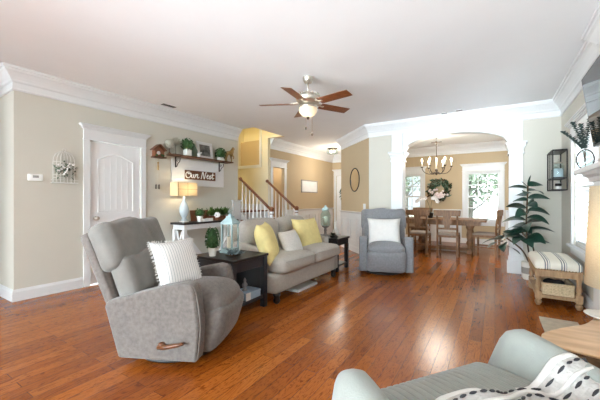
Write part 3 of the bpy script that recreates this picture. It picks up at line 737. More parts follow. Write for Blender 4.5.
for (y0, y1, z0, z1) in ((-w, w, 0, .055), (-w, w, h - .055, h), (-w, -w + .06, .055, h - .055), (w - .06, w, .055, h - .055)): b.bb(0, .018, y0, y1, z0, z1, tilt)
b.build('frame', 'trim', t)
MB().bb(.002, .01, -w + .06, w - .06, .055, h - .055, tilt).build('photograph', 'photo', t)
potted_ball('boxwood_ball', 'round boxwood in a white box planter near the right end of the shelf', (XL + .12, 4.42, ZS), .058, .07, .10, 0, 'box', 240, True)
hs = thing('horse_figurine', 'bronze grey prancing horse figurine at the right end of the shelf', 'figurine', (XL + .11, 4.655, ZS), 90); hs.scale = (1.25, 1.25, 1.3)
_v = [(0, 0, .14), (.055, 0, .15), (.08, 0, .20), (.09, 0, .235), (.125, 0, .215), (-.05, 0, .145), (-.08, 0, .12), (-.1, 0, .06),
      (.06, .014, .10), (.075, .014, .05), (.07, .014, .006), (.06, -.014, .11), (.10, -.014, .1), (.095, -.014, .06), (-.055, .015, .10), (-.07, .015, .05), (-.06, .015, .006), (-.055, -.015, .1), (-.07, -.015, .05), (-.06, -.015, .006), (.092, .008, .25), (.092, -.008, .25)]
_e = [(0, 1), (1, 2), (2, 3), (3, 4), (0, 5), (5, 6), (6, 7), (1, 8), (8, 9), (9, 10), (1, 11), (11, 12), (12, 13), (5, 14), (14, 15), (15, 16), (5, 17), (17, 18), (18, 19), (3, 20), (3, 21)]
_r = [.03, .03, .02, .017, .01, .03, .008, .006, .012, .007, .007, .012, .008, .007, .014, .008, .007, .014, .008, .007, .004, .004]
me = bpy.data.meshes.new('horse_body'); me.from_pydata(_v, _e, [])
ho = bpy.data.objects.new('horse_body', me); COL.objects.link(ho); me.materials.append(M['brass'])
sk = ho.modifiers.new('skin', 'SKIN'); sk.use_smooth_shade = True
for i, r_ in enumerate(_r):
    if me.skin_vertices: me.skin_vertices[0].data[i].radius = (r_, r_)
ho.parent = hs

# ------------------------------------------------------------------ console table under the shelf
cs = thing('console_table', 'white console table with dark brown top against the left wall', 'console table', (-4.61, 4.0, 0))
MB().bb(-.17, .19, -.66, .66, .775, .81).build('table_top', 'darkwood', cs, bevel=.005)
MB().bb(-.14, .16, -.62, .62, .69, .775).build('apron', 'trim', cs)
for x in (-.12, .14):
    for y in (-.6, .6): MB().bb(x - .03, x + .03, y - .03, y + .03, 0, .69).build('leg', 'trim', cs, bevel=.004)
for y in (-.6, .6):
    MB().prism([(-.09, .12), (-.05, .12), (.11, .66), (.07, .66)], y - .018, y, 'y').prism([(.11, .12), (.07, .12), (-.09, .66), (-.05, .66)], y, y + .018, 'y').build('cross_brace', 'trim', cs)
for s_ in (-1, 1):
    MB().prism([(s_ * .57, .66), (s_ * .57, .55), (s_ * .22, .12), (s_ * .12, .12)], .09, .125, 'x').build('front_brace', 'trim', cs)
MB().bb(-.15, .16, -.57, .57, .07, .12).build('lower_shelf', 'trim', cs)
ZC = .81
lp = thing('table_lamp', 'lit table lamp with rectangular cream shade and white base on console', 'lamp', (-4.64, 3.52, ZC))
MB().bb(-.06, .06, -.06, .06, 0, .025).build('foot', 'ceramic', lp, bevel=.006)
MB().lathe([(.055, .025), (.06, .04), (.036, .06), (.034, .08), (.062, .12), (.08, .18), (.078, .25), (.05, .33), (.022, .38), (.028, .40), (.016, .42), (.012, .47)], seg=24).build('base', 'bluecer', lp, True)
b = MB(); sh = .23; z0 = .465
for (x0, x1, y0, y1) in ((.105, .11, -.2, .2), (-.11, -.105, -.2, .2), (-.105, .105, -.2, -.195), (-.105, .105, .195, .2)): b.bb(x0, x1, y0, y1, z0, z0 + sh)
shd = b.build('lamp_shade', 'shade', lp)
b = MB(); b.bb(.1101, .1115, -.008, -.002, z0, z0 + sh); b.bb(.1101, .1115, -.2, .2, z0 + .11, z0 + .115); b.bb(.105, .1115, -.2, -.194, z0, z0 + sh); b.build('seam', 'brass', shd)
MB().ball((0, 0, .56), .03, 2).build('bulb', 'bulb', lp, True)
lamp('table_lamp_light', (0, 0, .57), 4.5, (1, .86, .6), .035, lp)
t = thing('wood_block_picture', 'reddish brown wooden plaque leaning behind the console plants', 'plaque', (-4.70, 3.92, ZC))
MB().bb(0, .02, -.21, .21, 0, .2, RY(-10)).build('panel', 'redwood', t, bevel=.003)
potted_ball('small_boxwood', 'tiny boxwood ball in white pot beside the console lamp', (-4.56, 3.80, ZC), .055, .10, .075, 0, 'box', 160)
for i, y in enumerate((3.74, 3.82, 3.90, 3.98)):
    o = MB().bb(-.02, .02, -.033, .033, 0, .055 if i != 1 else .05).build('decor_block', 'ceramic', bevel=.003)
    tag(o, ['white decorative block nearest the lamp on console front', 'second white block from the lamp on console front', 'third white block from the lamp on console front', 'white block farthest from the lamp on console front'][i], 'block', 'white blocks on the console', (-4.47, y, ZC))
pl = thing('planter_box', 'brown wooden planter box of mixed greenery on the console', 'planter', (-4.61, 4.28, ZC))
b = MB(); b.bb(-.06, .06, -.22, .22, 0, .015)
b.bb(.05, .06, -.22, .22, .015, .08); b.bb(-.06, -.05, -.22, .22, .015, .08); b.bb(-.05, .05, -.22, -.21, .015, .08); b.bb(-.05, .05, .21, .22, .015, .08); b.build('box', 'redwood', pl)
rnd = random.Random(11); b = MB()
for k in range(170):
    y = rnd.uniform(-.23, .25); d = Vector((rnd.uniform(-.3, .9), rnd.uniform(-.8, .8), rnd.uniform(.4, 1.4)))
    b.leaf((rnd.uniform(-.04, .04), y, .07 + rnd.random() * .07), d, rnd.uniform(.12, .22), .036, n=3, bend=.25)
b.build('foliage', 'fern', pl)
b = MB(); b.bb(-.055, .055, -.215, .215, .06, .072); b.build('soil', 'stem', pl)
fw = thing('white_flower', 'round white hydrangea bloom in a small pot on console', 'flowers', (-4.47, 4.13, ZC))
MB().lathe([(.03, 0), (.04, .06), (.034, .06)], seg=14).build('pot', 'redwood', fw, True)
b = MB()
for k in range(40):
    v = Vector((rnd.gauss(0, 1), rnd.gauss(0, 1), rnd.gauss(0, 1))).normalized() * .045; b.ball((v.x, v.y, .105 + v.z), .016, 1)
b.build('bloom', 'petal', fw, True)

# ------------------------------------------------------------------ recliners
def recliner(name, label, loc, rz, fab, bk, handle=True, w=.78, dark=True):
    t = thing(name, label, 'recliner', loc, rz)
    o = w / 2; a = .13
    side = [(-.33, .05), (.27, .05), (.29, .30), (.262, .53), (.235, .595), (.17, .61), (.0, .575), (-.2, .52), (-.42, .46), (-.44, .42)]
    for s_ in (-1, 1):
        x0, x1 = sorted((s_ * o, s_ * (o - a)))
        ar = MB().prism(side, x0, x1, 'x').build('arm', fab, t, True, bevel=.035, seg=4)
        # welt along the front edge of the arm
        wl = MB().tube([(s_ * (o - .02), p.x, p.y) for p in spl([(.272, .07, 0), (.293, .30, 0), (.264, .53, 0), (.236, .592, 0)], 4)], .006, 6).build('welt', fab, ar, True)
    iw = w - 2 * a
    # seat and footrest
    def sag(x, y, z): return (x, y, z + (.03 * (1 - (x / (iw / 2)) ** 2) if z > 0 else 0) - (.05 * max(0, (y - .12) / .25) ** 2 if z > 0 else 0))
    MB().soft((0, .10, .40), (iw - .01, .58, .19), .075, (0, .03, .02), 10, fn=sag).build('seat_cushion', fab, t, True)
    MB().soft((0, .30, .225), (iw + .02, .17, .35), .06, (0, .035, 0), 8, fn=lambda x, y, z: (x, y + .05 * (z / .17), z)).build('footrest', fab, t, True)
    # back: shell + two loose pillows
    lean = T(0, -.29, .41) @ RX(24)
    MB().soft((0, -.115, .31), (w - .08, .09, .66), .035, (0, 0, 0), 8, m=lean).build('back_shell', fab, t, True)
    wr = lambda x, y, z: (x, y + .008 * math.sin(x * 23 + z * 9) + .006 * math.sin(x * 41 + 2), z + .010 * math.sin(x * 15 + 1) + .02 * (1 - (x / (w / 2)) ** 2) * (z > 0))
    bkp = MB().soft((0, -.005, .475), (w - .05, .17, .37), .06, (.0, .045, .0), 16, m=lean, fn=wr).build('head_pillow', bk, t, True)
    MB().soft((0, .02, .20), (w - .12, .17, .34), .06, (0, .035, 0), 12, m=lean, fn=wr).build('lumbar_pillow', bk, t, True)
    for x in (-.12, .13):
        MB().tube([lean @ Vector((x + dx, .083 + k, z)) for dx, k, z in ((0, .0, .61), (.01, .034, .52), (.005, .03, .42))], .004, 5).build('tuck_seam', bk, bkp, True)
    MB().lathe([(.29, 0), (.31, .01), (.31, .028), (.27, .04), (.2, .06)], (.03, -.03, 0), 36).build('swivel_base', 'blackwood', t, True)
    MB().bb(-iw / 2 - .01, iw / 2 + .01, -.30, .24, .06, .3).build('seat_box', 'blackwood', t)
    if handle:
        hb = MB(); hb.lathe([(.028, 0), (.03, .012), (.018, .03)], (0, 0, 0), 14, T(o, .02, .165) @ RY(90))
        hb.tube([(o + .025, .0, .16), (o + .035, .07, .17), (o + .035, .15, .19), (o + .03, .19, .2)], [.016, .014, .013, .011], 8)
        hb.build('lever_handle', 'walnut', t, True)
    return t
recliner('recliner', 'grey recliner with wooden side lever standing nearest the closet door', (-2.185, 1.683, 0), -64.85, 'greyfab', 'greyback')
recliner('recliner', 'blue-grey recliner with tufted back facing the room before the arch', (-1.56, 5.14, 0), -159.5, 'armfab', 'armfab', False, .84)

def pillow(name, label, m, w, h, t, mat4, seed=0, edge=None):
    o = MB().pillow(w, h, t, None, 14, seed).build(name, m, None, True)
    o.matrix_world = mat4; tag(o, label, 'pillow'); return o
def seat_m(loc, rz): return T(*loc) @ RZ(rz)
m1 = seat_m((-2.185, 1.683, 0), -64.85) @ T(.05, -.05, .665) @ RZ(-28) @ RX(26) @ RZ(180)
p = pillow('throw_pillow', 'white ticking-striped pillow with frayed edges on the nearest grey recliner', 'ticking', .39, .44, .15, m1, 1)
rnd = random.Random(4)
for hor, s_ in ((0, -1), (0, 1), (1, -1), (1, 1)):
    b = MB()
    for k in range(80):
        if hor: u = rnd.uniform(-.19, .19); q = Vector((u, 0, s_ * .212 * (1 - .06 * (1 - (u / .19) ** 2)))); d = (rnd.uniform(-.6, .6), rnd.uniform(-.5, .5), s_)
        else: u = rnd.uniform(-.22, .22); q = Vector((s_ * .190 * (1 - .06 * (1 - (u / .22) ** 2)), 0, u)); d = (s_, rnd.uniform(-.5, .5), rnd.uniform(-.6, .6))
        b.leaf(q, d, .028, .006, up=(0, 1, 0), n=2)
    b.build('fringe', 'whitefab', p)
m2 = seat_m((-1.56, 5.14, 0), -159.5) @ T(.02, .08, .68) @ RX(20) @ RZ(180)
pillow('throw_pillow', 'plain white pillow on the blue-grey recliner by the arch', 'whitefab', .54, .46, .17, m2, 2)

# ------------------------------------------------------------------ loveseat
lv = thing('loveseat', 'greige two-seat loveseat with rolled arms and dark turned feet', 'sofa', (-2.48, 3.625, 0), -90)
LW = .82
MB().soft((0, -.02, .235), (LW * 2, .82, .23), .03, n=6).build('base', 'sofafab', lv, True)
def crn(x, y, z): return (x, y, z + .025 * (1 - (x / .38) ** 2) * (1 if z > 0 else 0))
for s_ in (-1, 1):
    cu = MB().soft((s_ * .385, .12, .425), (.765, .68, .17), .06, (0, .015, .03), 10, fn=crn).build('seat_cushion', 'sofafab', lv, True)
    MB().tube([(s_ * .385 - .34, .465, .49), (s_ * .385 - .15, .482, .492), (s_ * .385 + .15, .482, .492), (s_ * .385 + .34, .465, .49)], .006, 6).build('welt', 'sofafab', cu, True)
    MB().soft((s_ * .37, -.235, .70), (.72, .2, .46), .085, (0, .05, .025), 10, m=T(0, 0, 0) ).build('back_cushion', 'sofafab', lv, True)
    x = s_ * (LW - .07)
    ar = MB().soft((x, -.09, .40), (.14, .62, .34), .04, n=6); ar.build('arm_panel', 'sofafab', lv, True)
    MB().tube([(x, -.40, .60), (x, -.2, .585), (x, .06, .565), (x, .20, .545)], [.085, .085, .08, .075], 14).soft((x, .2, .545), (.15, .05, .15), .024, n=4).build('roll_arm', 'sofafab', lv, True)
MB().soft((0, -.365, .52), (LW * 2 - .04, .15, .74), .06, (0, 0, .02), 10).build('back_frame', 'sofafab', lv, True)
for (x, y) in ((-.74, .34), (.74, .34), (-.74, -.36), (.74, -.36)):
    MB().lathe([(.02, 0), (.035, .015), (.042, .04), (.032, .07), (.04, .09), (.045, .122)], (x, y, 0), 14).build('foot', 'blackwood', lv, True)
LS = seat_m((-2.48, 3.625, 0), -90)
pillow('throw_pillow', 'yellow pillow leaning in the loveseat corner nearest the end table', 'yellowfab', .52, .50, .22, LS @ T(.64, .12, .68) @ RZ(28) @ RX(18) @ RZ(180), 3)
pillow('throw_pillow', 'yellow pillow at the right end of the loveseat', 'yellowfab', .56, .50, .2, LS @ T(-.36, .10, .69) @ RZ(-8) @ RX(20) @ RZ(180), 4)
pillow('throw_pillow', 'small white tufted pillow between the two yellow pillows', 'tufted', .46, .36, .16, LS @ T(.22, .19, .63) @ RZ(6) @ RX(24) @ RZ(180), 5)
tag(MB().bb(-.20, .20, -.25, .25, 0, .035).build('white_box', 'paper', bevel=.004), 'flat white box lying on the floor under the loveseat front', 'box', loc=(-2.35, 3.62, 0))

# ------------------------------------------------------------------ end table with lantern (between recliner and loveseat)
et = thing('end_table', 'dark slate end table with lower shelf between recliner and loveseat', 'end table', (-2.48, 2.49, 0))
MB().bb(-.31, .31, -.28, .285, .57, .60).build('table_top', 'darkwood', et, bevel=.006)
MB().bb(-.28, .28, -.26, .265, .46, .57).build('apron', 'slate', et, bevel=.003)
for x in (-.265, .265):
    for y in (-.245, .25): MB().bb(x - .03, x + .03, y - .03, y + .03, 0, .57).build('leg', 'slate', et, bevel=.004)
MB().bb(-.28, .28, -.26, .265, .10, .135).build('lower_shelf', 'slate', et, bevel=.003)
MB().bb(-.29, -.28, -.26, .265, .10, .57).build('back_panel', 'blackwood', et)
MB().bb(-.24, .24, .268, .276, .135, .46).build('side_panel', 'blackwood', et)
ZE = .60
tp = thing('cone_topiary', 'cone-shaped boxwood topiary in a white pot on the end table', 'topiary', (-2.56, 2.30, ZE))
MB().lathe([(.035, 0), (.047, .075), (.052, .078), (.052, .09), (.042, .09)], seg=20).build('pot', 'ceramic', tp, 'auto')
b = MB().lathe([(.02, .08), (.055, .11), (.062, .16), (.05, .22), (.03, .27), (.008, .30)], seg=16); rnd = random.Random(8)
for k in range(420):
    z = rnd.uniform(.09, .3); r_ = .066 * math.sqrt(max(.02, 1 - ((z - .15) / (.16 if z > .15 else .09)) ** 2)); a = rnd.uniform(0, 2 * PI)
    v = Vector((math.cos(a), math.sin(a), .4)); b.leaf((r_ * v.x * .95, r_ * v.y * .95, z), v + Vector((rnd.uniform(-.6, .6), rnd.uniform(-.6, .6), rnd.uniform(-.4, .8))), .024, .013, up=v, n=2)
b.build('foliage', 'box', tp)
ln = thing('lantern', 'pale blue metal lantern with glass sides on the slate end table', 'lantern', (-2.58, 2.58, ZE), 12); ln.scale = (1.0, 1.0, 1.08)
b = MB(); b.bb(-.085, .085, -.085, .085, 0, .02); b.bb(-.075, .075, -.075, .075, .02, .045); b.build('base', 'lantern', ln, bevel=.003)
for x in (-.065, .065):
    for y in (-.065, .065): MB().bb(x - .008, x + .008, y - .008, y + .008, .045, .30).build('post', 'lantern', ln)
b = MB(); b.bb(-.082, .082, -.082, .082, .30, .318)
b.add([(-.078, -.078, .318), (.078, -.078, .318), (.078, .078, .318), (-.078, .078, .318), (-.032, -.032, .37), (.032, -.032, .37), (.032, .032, .37), (-.032, .032, .37)], [(0, 1, 5, 4), (1, 2, 6, 5), (2, 3, 7, 6), (3, 0, 4, 7), (4, 5, 6, 7), (3, 2, 1, 0)])
b.bb(-.035, .035, -.035, .035, .37, .385); b.lathe([(.02, .385), (.02, .40), (.008, .41)], seg=12); b.build('roof', 'lantern', ln)
MB().tube([(0, .022 * math.cos(a), .43 + .022 * math.sin(a)) for a in [i * PI / 8 for i in range(16)]], .003, 6, True).build('ring', 'lantern', ln, True)
b = MB()
for s_ in (-1, 1): b.bb(-.057, .057, s_ * .066 - .001, s_ * .066 + .001, .045, .30); b.bb(s_ * .066 - .001, s_ * .066 + .001, -.057, .057, .045, .30)
b.build('glass_sides', 'glass', ln)
cn = thing('pillar_candle', 'cream pillar candle inside the pale blue lantern', 'candle', (-2.58, 2.58, ZE + .045))
MB().lathe([(.034, 0), (.035, .004), (.035, .13), (.03, .134), (.02, .13)], seg=20).build('wax', 'wax', cn, 'auto'); MB().tube([(0, 0, .128), (.002, 0, .145)], .0015, 5).build('wick', 'iron', cn)
sc_ = thing('succulent', 'dusty blue-grey succulent sprig in front of the lantern', 'succulent', (-2.40, 2.45, ZE))
b = MB(); rnd = random.Random(21)
for k in range(60):
    a = rnd.uniform(0, 2 * PI); e = rnd.uniform(.05, 1.1); d = Vector((math.cos(a), math.sin(a), e)); b.leaf(Vector((rnd.uniform(-.045, .045), rnd.uniform(-.07, .07), .012)), d, rnd.uniform(.06, .10), .034, n=4, bend=.0, fold=.3, roll=rnd.uniform(-1, 1))
b.build('leaves', mat('dusty_blue_leaf', (128, 148, 152), .7, .2, 20), sc_)
MB().soft((0, 0, .01), (.10, .15, .02), .009, n=4).build('stem_cluster', 'stem', sc_, True)
bk = thing('storage_box', 'pale blue patterned box on the end table lower shelf', 'box', (-2.30, 2.56, .135), 0)
MB().bb(-.09, .09, -.12, .12, 0, .06).build('box_body', 'bookblue', bk, bevel=.003); MB().bb(-.093, .093, -.123, .123, .06, .08).build('lid', 'bookblue', bk, bevel=.003)
MB().bb(.0935, .095, -.123, -.05, .0, .08).build('corner_label', 'paper', bk)
fg = thing('finial_ornament', 'small grey finial ornament standing on the blue box', 'ornament', (-2.30, 2.52, .2151))
MB().lathe([(.028, 0), (.03, .012), (.012, .025), (.028, .05), (.03, .07), (.012, .095), (.018, .11), (.004, .14)], seg=16).build('body', 'greycer', fg, True)

# ------------------------------------------------------------------ second end table beyond the loveseat
e2 = thing('end_table', 'small dark end table between loveseat and far recliner', 'end table', (-2.49, 4.90, 0))
MB().bb(-.29, .29, -.24, .26, .52, .555).build('table_top', 'blackwood', e2, bevel=.005)
MB().bb(-.27, .27, -.22, .24, .43, .52).build('apron', 'blackwood', e2, bevel=.003)
for x in (-.245, .245):
    for y in (-.195, .215): MB().bb(x - .03, x + .03, y - .03, y + .03, 0, .43).build('leg', 'blackwood', e2, bevel=.003)
MB().bb(-.26, .26, -.21, .23, .08, .105).build('lower_shelf', 'blackwood', e2)
jl = thing('glass_jar_lamp', 'sea-green glass candle jar on a stand upon the far end table', 'candle holder', (-2.58, 4.95, .555)); jl.scale = (1.35, 1.35, 1.15)
MB().lathe([(.06, 0), (.062, .012), (.02, .03), (.016, .07), (.022, .09), (.014, .12), (.045, .14), (.05, .15)], seg=18).build('stand', 'greycer', jl, True)
MB().lathe([(.045, .15), (.065, .17), (.068, .33), (.05, .37), (.04, .40)], seg=18).build('jar', 'teal', jl, True)
MB().lathe([(.046, .40), (.048, .42), (.03, .445), (.012, .455), (.014, .475), (.004, .48)], seg=18).build('lid', 'lantern', jl, True)
MB().lathe([(.03, .17), (.03, .30), (.01, .305)], seg=14).build('candle', 'wax', jl, True)
sp_ = thing('sprig_bowl', 'dark leafy sprig in a low bowl beside the sea-green jar', 'plant', (-2.36, 4.78, .555))
MB().lathe([(.03, 0), (.05, .03), (.044, .032)], seg=14).build('bowl', 'iron', sp_, True)
b = MB(); rnd = random.Random(31)
for k in range(30): a = rnd.uniform(0, 6.28); b.leaf((0, 0, .03), (math.cos(a), math.sin(a), rnd.uniform(.2, 1.3)), .09, .025, n=3)
b.build('leaves', 'leaf', sp_)
wf = thing('ceramic_figurine', 'white ceramic bird-like figurine on the far end table', 'figurine', (-2.40, 5.00, .555), -70); wf.scale = (1.2, 1.2, 1.45)
b = MB(); b.ball((0, 0, .05), (.075, .05, .05), 3); b.tube(spl([(.05, 0, .06), (.08, 0, .10), (.06, 0, .15), (.045, 0, .185), (.07, 0, .205), (.1, 0, .19)], 5), [.022 - .0004 * k for k in range(26)], 10); b.leaf((-.04, 0, .06), (-1, 0, .6), .07, .05, n=4, bend=-.1)
b.build('body', 'ceramic', wf, True)

# ------------------------------------------------------------------ mirror, switch, picture, wreath
nrm = Vector((-1, -1, 0)).normalized()
mp = Vector((-2.74, 6.724, 1.665))
mr = thing('round_mirror', 'round mirror with thin black frame on the angled wall', 'mirror', mp, -45)
MB().lathe([(.26, 0), (.26, .008)], (0, 0, 0), 40, RX(90)).build('mirror_glass', 'mirror', mr)
MB().tube([(.265 * math.cos(a), -.008, .265 * math.sin(a)) for a in [i * PI / 24 for i in range(48)]], .012, 8, True).build('mirror_frame', 'iron', mr, True)
sw = thing('light_switch', 'white light switch plate under the round mirror', 'light switch', (-2.37, 6.354, 1.06), -45)
MB().bb(-.06, .06, -.006, 0, -.06, .06).build('plate', 'plastic', sw, bevel=.002)
for x in (-.025, .025): MB().bb(x - .014, x + .014, -.01, -.006, -.03, .03).build('rocker', 'plastic', sw)
pc = thing('framed_picture', 'framed pale print on the foyer wall', 'picture', (XL, 8.14, 1.61))
b = MB(); w, h = .48, .19
for (y0, y1, z0, z1) in ((-w, w, -h, -h + .03), (-w, w, h - .03, h), (-w, -w + .035, -h + .03, h - .03), (w - .035, w, -h + .03, h - .03)): b.bb(0, .025, y0, y1, z0, z1)
b.build('frame', 'greycer', pc); MB().bb(.002, .012, -w + .035, w - .035, -h + .03, h - .03).build('print', 'sketch', pc)
def wreath(name, label, loc, rz, r, mats, n, L, flowers=0, rs=1, sd=.035):
    t = thing(name, label, 'wreath', loc, rz); rnd = random.Random(rs)
    MB().tube([(r * math.cos(a), -.04, r * math.sin(a)) for a in [i * PI / 12 for i in range(24)]], .018, 7, True).build('ring', 'stem', t, True)
    for k, mm in enumerate(mats):
        b = MB()
        for i in range(n):
            a = rnd.uniform(0, 2 * PI); c, s_ = math.cos(a), math.sin(a); q = rnd.gauss(0, sd)
            d = Vector((-s_ * .8 + c * rnd.uniform(-.8, 1), rnd.uniform(-1, -.05), c * .8 + s_ * rnd.uniform(-.8, 1)))
            b.leaf(((r + q) * c, -.045, (r + q) * s_), d, L * rnd.uniform(.7, 1.2), L * .32, up=(0, -1, 0), n=3, bend=0)
        b.build('foliage', mm, t)
    if flowers:
        b = MB()
        for i in range(flowers):
            a = rnd.uniform(3.0, 5.6); b.ball((r * .8 * math.cos(a) + rnd.gauss(0, .045), -.10, r * .8 * math.sin(a) + rnd.gauss(0, .045)), (.04, .03, .04), 1)
        b.build('blossoms', 'pink', t, True)
    return t
wreath('wreath', 'dark leafy wreath with blush flowers on the dining wall between windows', (-1.36, YF, 1.50), 0, .22, ['leaf', 'stem', 'sage'], 130, .125, 30, 2, .04)
wreath('wreath', 'dark wreath hanging on the white front door', (-4.22, YF - .0, 1.42), 0, .2, ['leaf'], 150, .11, 0, 3)
t = thing('wall_picture', 'dark picture seen through the doorway behind the staircase', 'picture', (-6.5, 7.35, 1.5))
MB().bb(0, .02, -.14, .14, -.25, .25).build('frame', 'iron', t); MB().bb(.02, .022, -.11, .11, -.22, .22).build('print', 'greycer', t)

# ------------------------------------------------------------------ dining room
dt = thing('dining_table', 'long wooden trestle dining table seen through the arch', 'dining table', (-1.0, 8.12, 0))
MB().bb(-.98, .85, -.46, .46, .72, .765).build('table_top', 'dinewood', dt, bevel=.008)
MB().bb(-.86, .73, -.36, .36, .63, .72).build('apron', 'dinewood', dt)
for x in (-.52, .52):
    for y in (-.2, .2):
        MB().lathe([(.05, .1), (.045, .16), (.075, .22), (.05, .29), (.06, .33), (.07, .42), (.05, .5), (.055, .54), (.075, .56), (.075, .63)], (x, y, 0), 16).build('leg', 'dinewood', dt, 'auto')
    MB().bb(x - .05, x + .05, -.36, .36, 0, .1).build('trestle_foot', 'dinewood', dt, bevel=.01)
MB().bb(-.47, .47, -.03, .03, .02, .09).build('stretcher', 'dinewood', dt)
def dining_chair():
    t = thing('dining_chair', 'wooden dining chair with splat back at the near side of the table, before the orchid', 'chair', (-.86, 7.45, 0), 0, 'dining chairs around the trestle table')
    for x in (-.19, .19):
        MB().prism([(x - .02, -.24), (x + .02, -.24), (x + .02, -.2), (x - .02, -.2)], 0, .45).build('leg', 'dinewood', t)
        MB().tube([(x, -.22, .44), (x * 1.02, -.235, .7), (x * 1.04, -.27, .97)], .02, 8).build('back_post', 'dinewood', t, True)
        MB().lathe([(.014, 0), (.018, .05), (.024, .35), (.024, .42)], (x, .19, 0), 10).build('leg', 'dinewood', t, 'auto')
    MB().bb(-.21, .21, -.22, .22, .40, .445).build('seat_rail', 'dinewood', t)
    MB().soft((0, 0, .465), (.43, .45, .045), .02, (0, 0, .012), 6).build('seat', mat('taupe_seat', (150, 138, 128), .8, .08, 30) if 'seatm' not in M else M['seatm'], t, True)
    MB().prism([(-.25, .86), (.25, .86), (.262, .965), (.25, .985), (-.25, .985), (-.262, .965)], -.285, -.245, 'y').build('top_rail', 'dinewood', t, bevel=.006)
    MB().prism([(-.05, .60), (.05, .60), (.055, .66), (.11, .70), (.115, .75), (.06, .80), (.085, .87), (-.085, .87), (-.06, .80), (-.115, .75), (-.11, .70), (-.055, .66)], -.262, -.242, 'y').build('splat', 'dinewood', t, bevel=.004)
    MB().bb(-.19, .19, -.25, -.225, .57, .61).build('cross_rail', 'dinewood', t); MB().bb(-.18, .18, -.225, -.2, .2, .23).build('stretcher', 'dinewood', t)
    for x in (-.19, .19): MB().bb(x - .01, x + .01, -.2, .18, .17, .2).build('stretcher', 'dinewood', t)
    return t
dc = dining_chair()
dup(dc, (-1.46, 7.45, 0), 0, 'wooden dining chair at the near side of the table, nearest the left column')
dup(dc, (-.17, 7.86, 0), 80, 'wooden dining chair at the right end of the table, behind the large plant')
dup(dc, (-1.72, 8.92, 0), 180, 'wooden dining chair on the far side of the table before the left window')
oc = thing('orchid', 'white orchid in a dark pot on the dining table', 'orchid', (-1.33, 8.05, .765))
MB().lathe([(.05, 0), (.07, .1), (.075, .12), (.06, .12)], seg=16).build('pot', 'iron', oc, True)
b = MB()
for k in range(6): a = k * 1.05; b.leaf((0, 0, .11), (math.cos(a), math.sin(a), .7), .18, .06, n=5, bend=.4)
b.build('leaves', 'leaf', oc)
b = MB(); f = MB()
for sx in (-.9, .5):
    pts = spl([(0, 0, .1), (.03 * sx, 0, .3), (.12 * sx, -.02, .48), (.24 * sx, -.03, .47), (.34 * sx, -.03, .40)], 6); b.tube(pts, .005, 6)
    for k in range(12, 25, 3):
        p = pts[min(k, len(pts) - 1)]
        for j in range(5): a = j * 1.257; f.leaf(p, (math.cos(a), -.35, math.sin(a)), .055, .05, up=(0, -1, 0), n=3, bend=0)
b.build('flower_stem', 'leaf', oc, True); f.build('blossoms', 'petal', oc)

# ------------------------------------------------------------------ corner by the right column: plant, bench, wall shelf
fp_ = thing('rubber_plant', 'tall dark-leaved rubber plant in a banded pot by the right column', 'potted plant', (.46, 5.82, 0))
MB().lathe([(.10, 0), (.115, .03), (.12, .26), (.105, .27), (.1, .25)], seg=24).build('pot', 'pot', fp_, 'auto')
MB().lathe([(.1, .24), (.1, .245)], seg=18).build('soil', 'stem', fp_)
b = MB(); f = MB(); rnd = random.Random(12)
trunks = [[(0, 0, .24), (-.04, -.02, .5), (-.06, -.02, .8), (-.05, -.05, 1.15), (-.04, -.04, 1.42)], [(.03, 0, .24), (.02, -.04, .5), (-.12, -.2, .72)], [(-.02, .0, .24), (-.12, -.06, .45), (-.36, -.16, .66)]]
for tr in trunks: b.tube(spl(tr, 6), .011, 7)
b.build('stems', 'stem', fp_, True)
for k in range(24):                       # tiered leaves round the main stem
    z = .56 + k * .037; t_ = k / 23; a = k * 2.4 + .5; q = spl(trunks[0], 6); pz = min(q, key=lambda v: abs(v.z - z))
    ln_ = .40 - .13 * t_; f.leaf((pz.x, pz.y, z), (math.cos(a), math.sin(a), .45), ln_, ln_ * .46, bend=.5 * rnd.uniform(.7, 1.3), fold=.1, n=8, roll=rnd.choice((-1, 1)) * rnd.uniform(.35, .8))
f.leaf((-.04, -.04, 1.4), (.2, -.1, 1), .17, .07, n=6, bend=-.05); f.leaf((-.04, -.04, 1.38), (-.5, .2, .8), .16, .06, n=6)
for (c, az, n_) in (((-.12, -.2, .72), 200, 6), ((-.36, -.16, .66), 180, 8)):
    for k in range(n_):
        a = R(az + (k - n_ / 2) * 46); f.leaf((c[0], c[1], c[2] - .03 * k + .05), (math.cos(a), math.sin(a), .2), .29, .14, bend=.5, fold=.1, n=8, roll=rnd.uniform(-.8, .8))
f.build('leaves', 'fig', fp_)
bn = thing('bench', 'wooden bench with striped cushion top and lower shelf under the window', 'bench', (.597, 4.85, 0))
BW, BL = .212, .42
for x in (-BW + .035, BW - .035):
    for y in (-BL + .035, BL - .035):
        m = MB(); m.bb(x - .03, x + .03, y - .03, y + .03, .33, .40); m.lathe([(.018, 0), (.03, .02), (.035, .045), (.022, .065), (.028, .075)], (x, y, 0), 14); m.bb(x - .03, x + .03, y - .03, y + .03, .075, .16); m.lathe([(.026, .16), (.02, .18), (.03, .21), (.024, .25), (.02, .29), (.028, .31), (.028, .33)], (x, y, 0), 14)
        m.build('leg', 'oak', bn, 'auto')
b = MB(); b.bb(-BW + .01, -BW + .035, -BL + .06, BL - .06, .335, .395); b.bb(BW - .035, BW - .01, -BL + .06, BL - .06, .335, .395); b.bb(-BW + .06, BW - .06, -BL + .01, -BL + .035, .335, .395); b.bb(-BW + .06, BW - .06, BL - .035, BL - .01, .335, .395); b.bb(-BW, BW, -BL, BL, .395, .41); b.build('apron', 'oak', bn)
MB().bb(-BW + .01, BW - .01, -BL + .01, BL - .01, .09, .125).build('lower_shelf', 'oak', bn, bevel=.004)
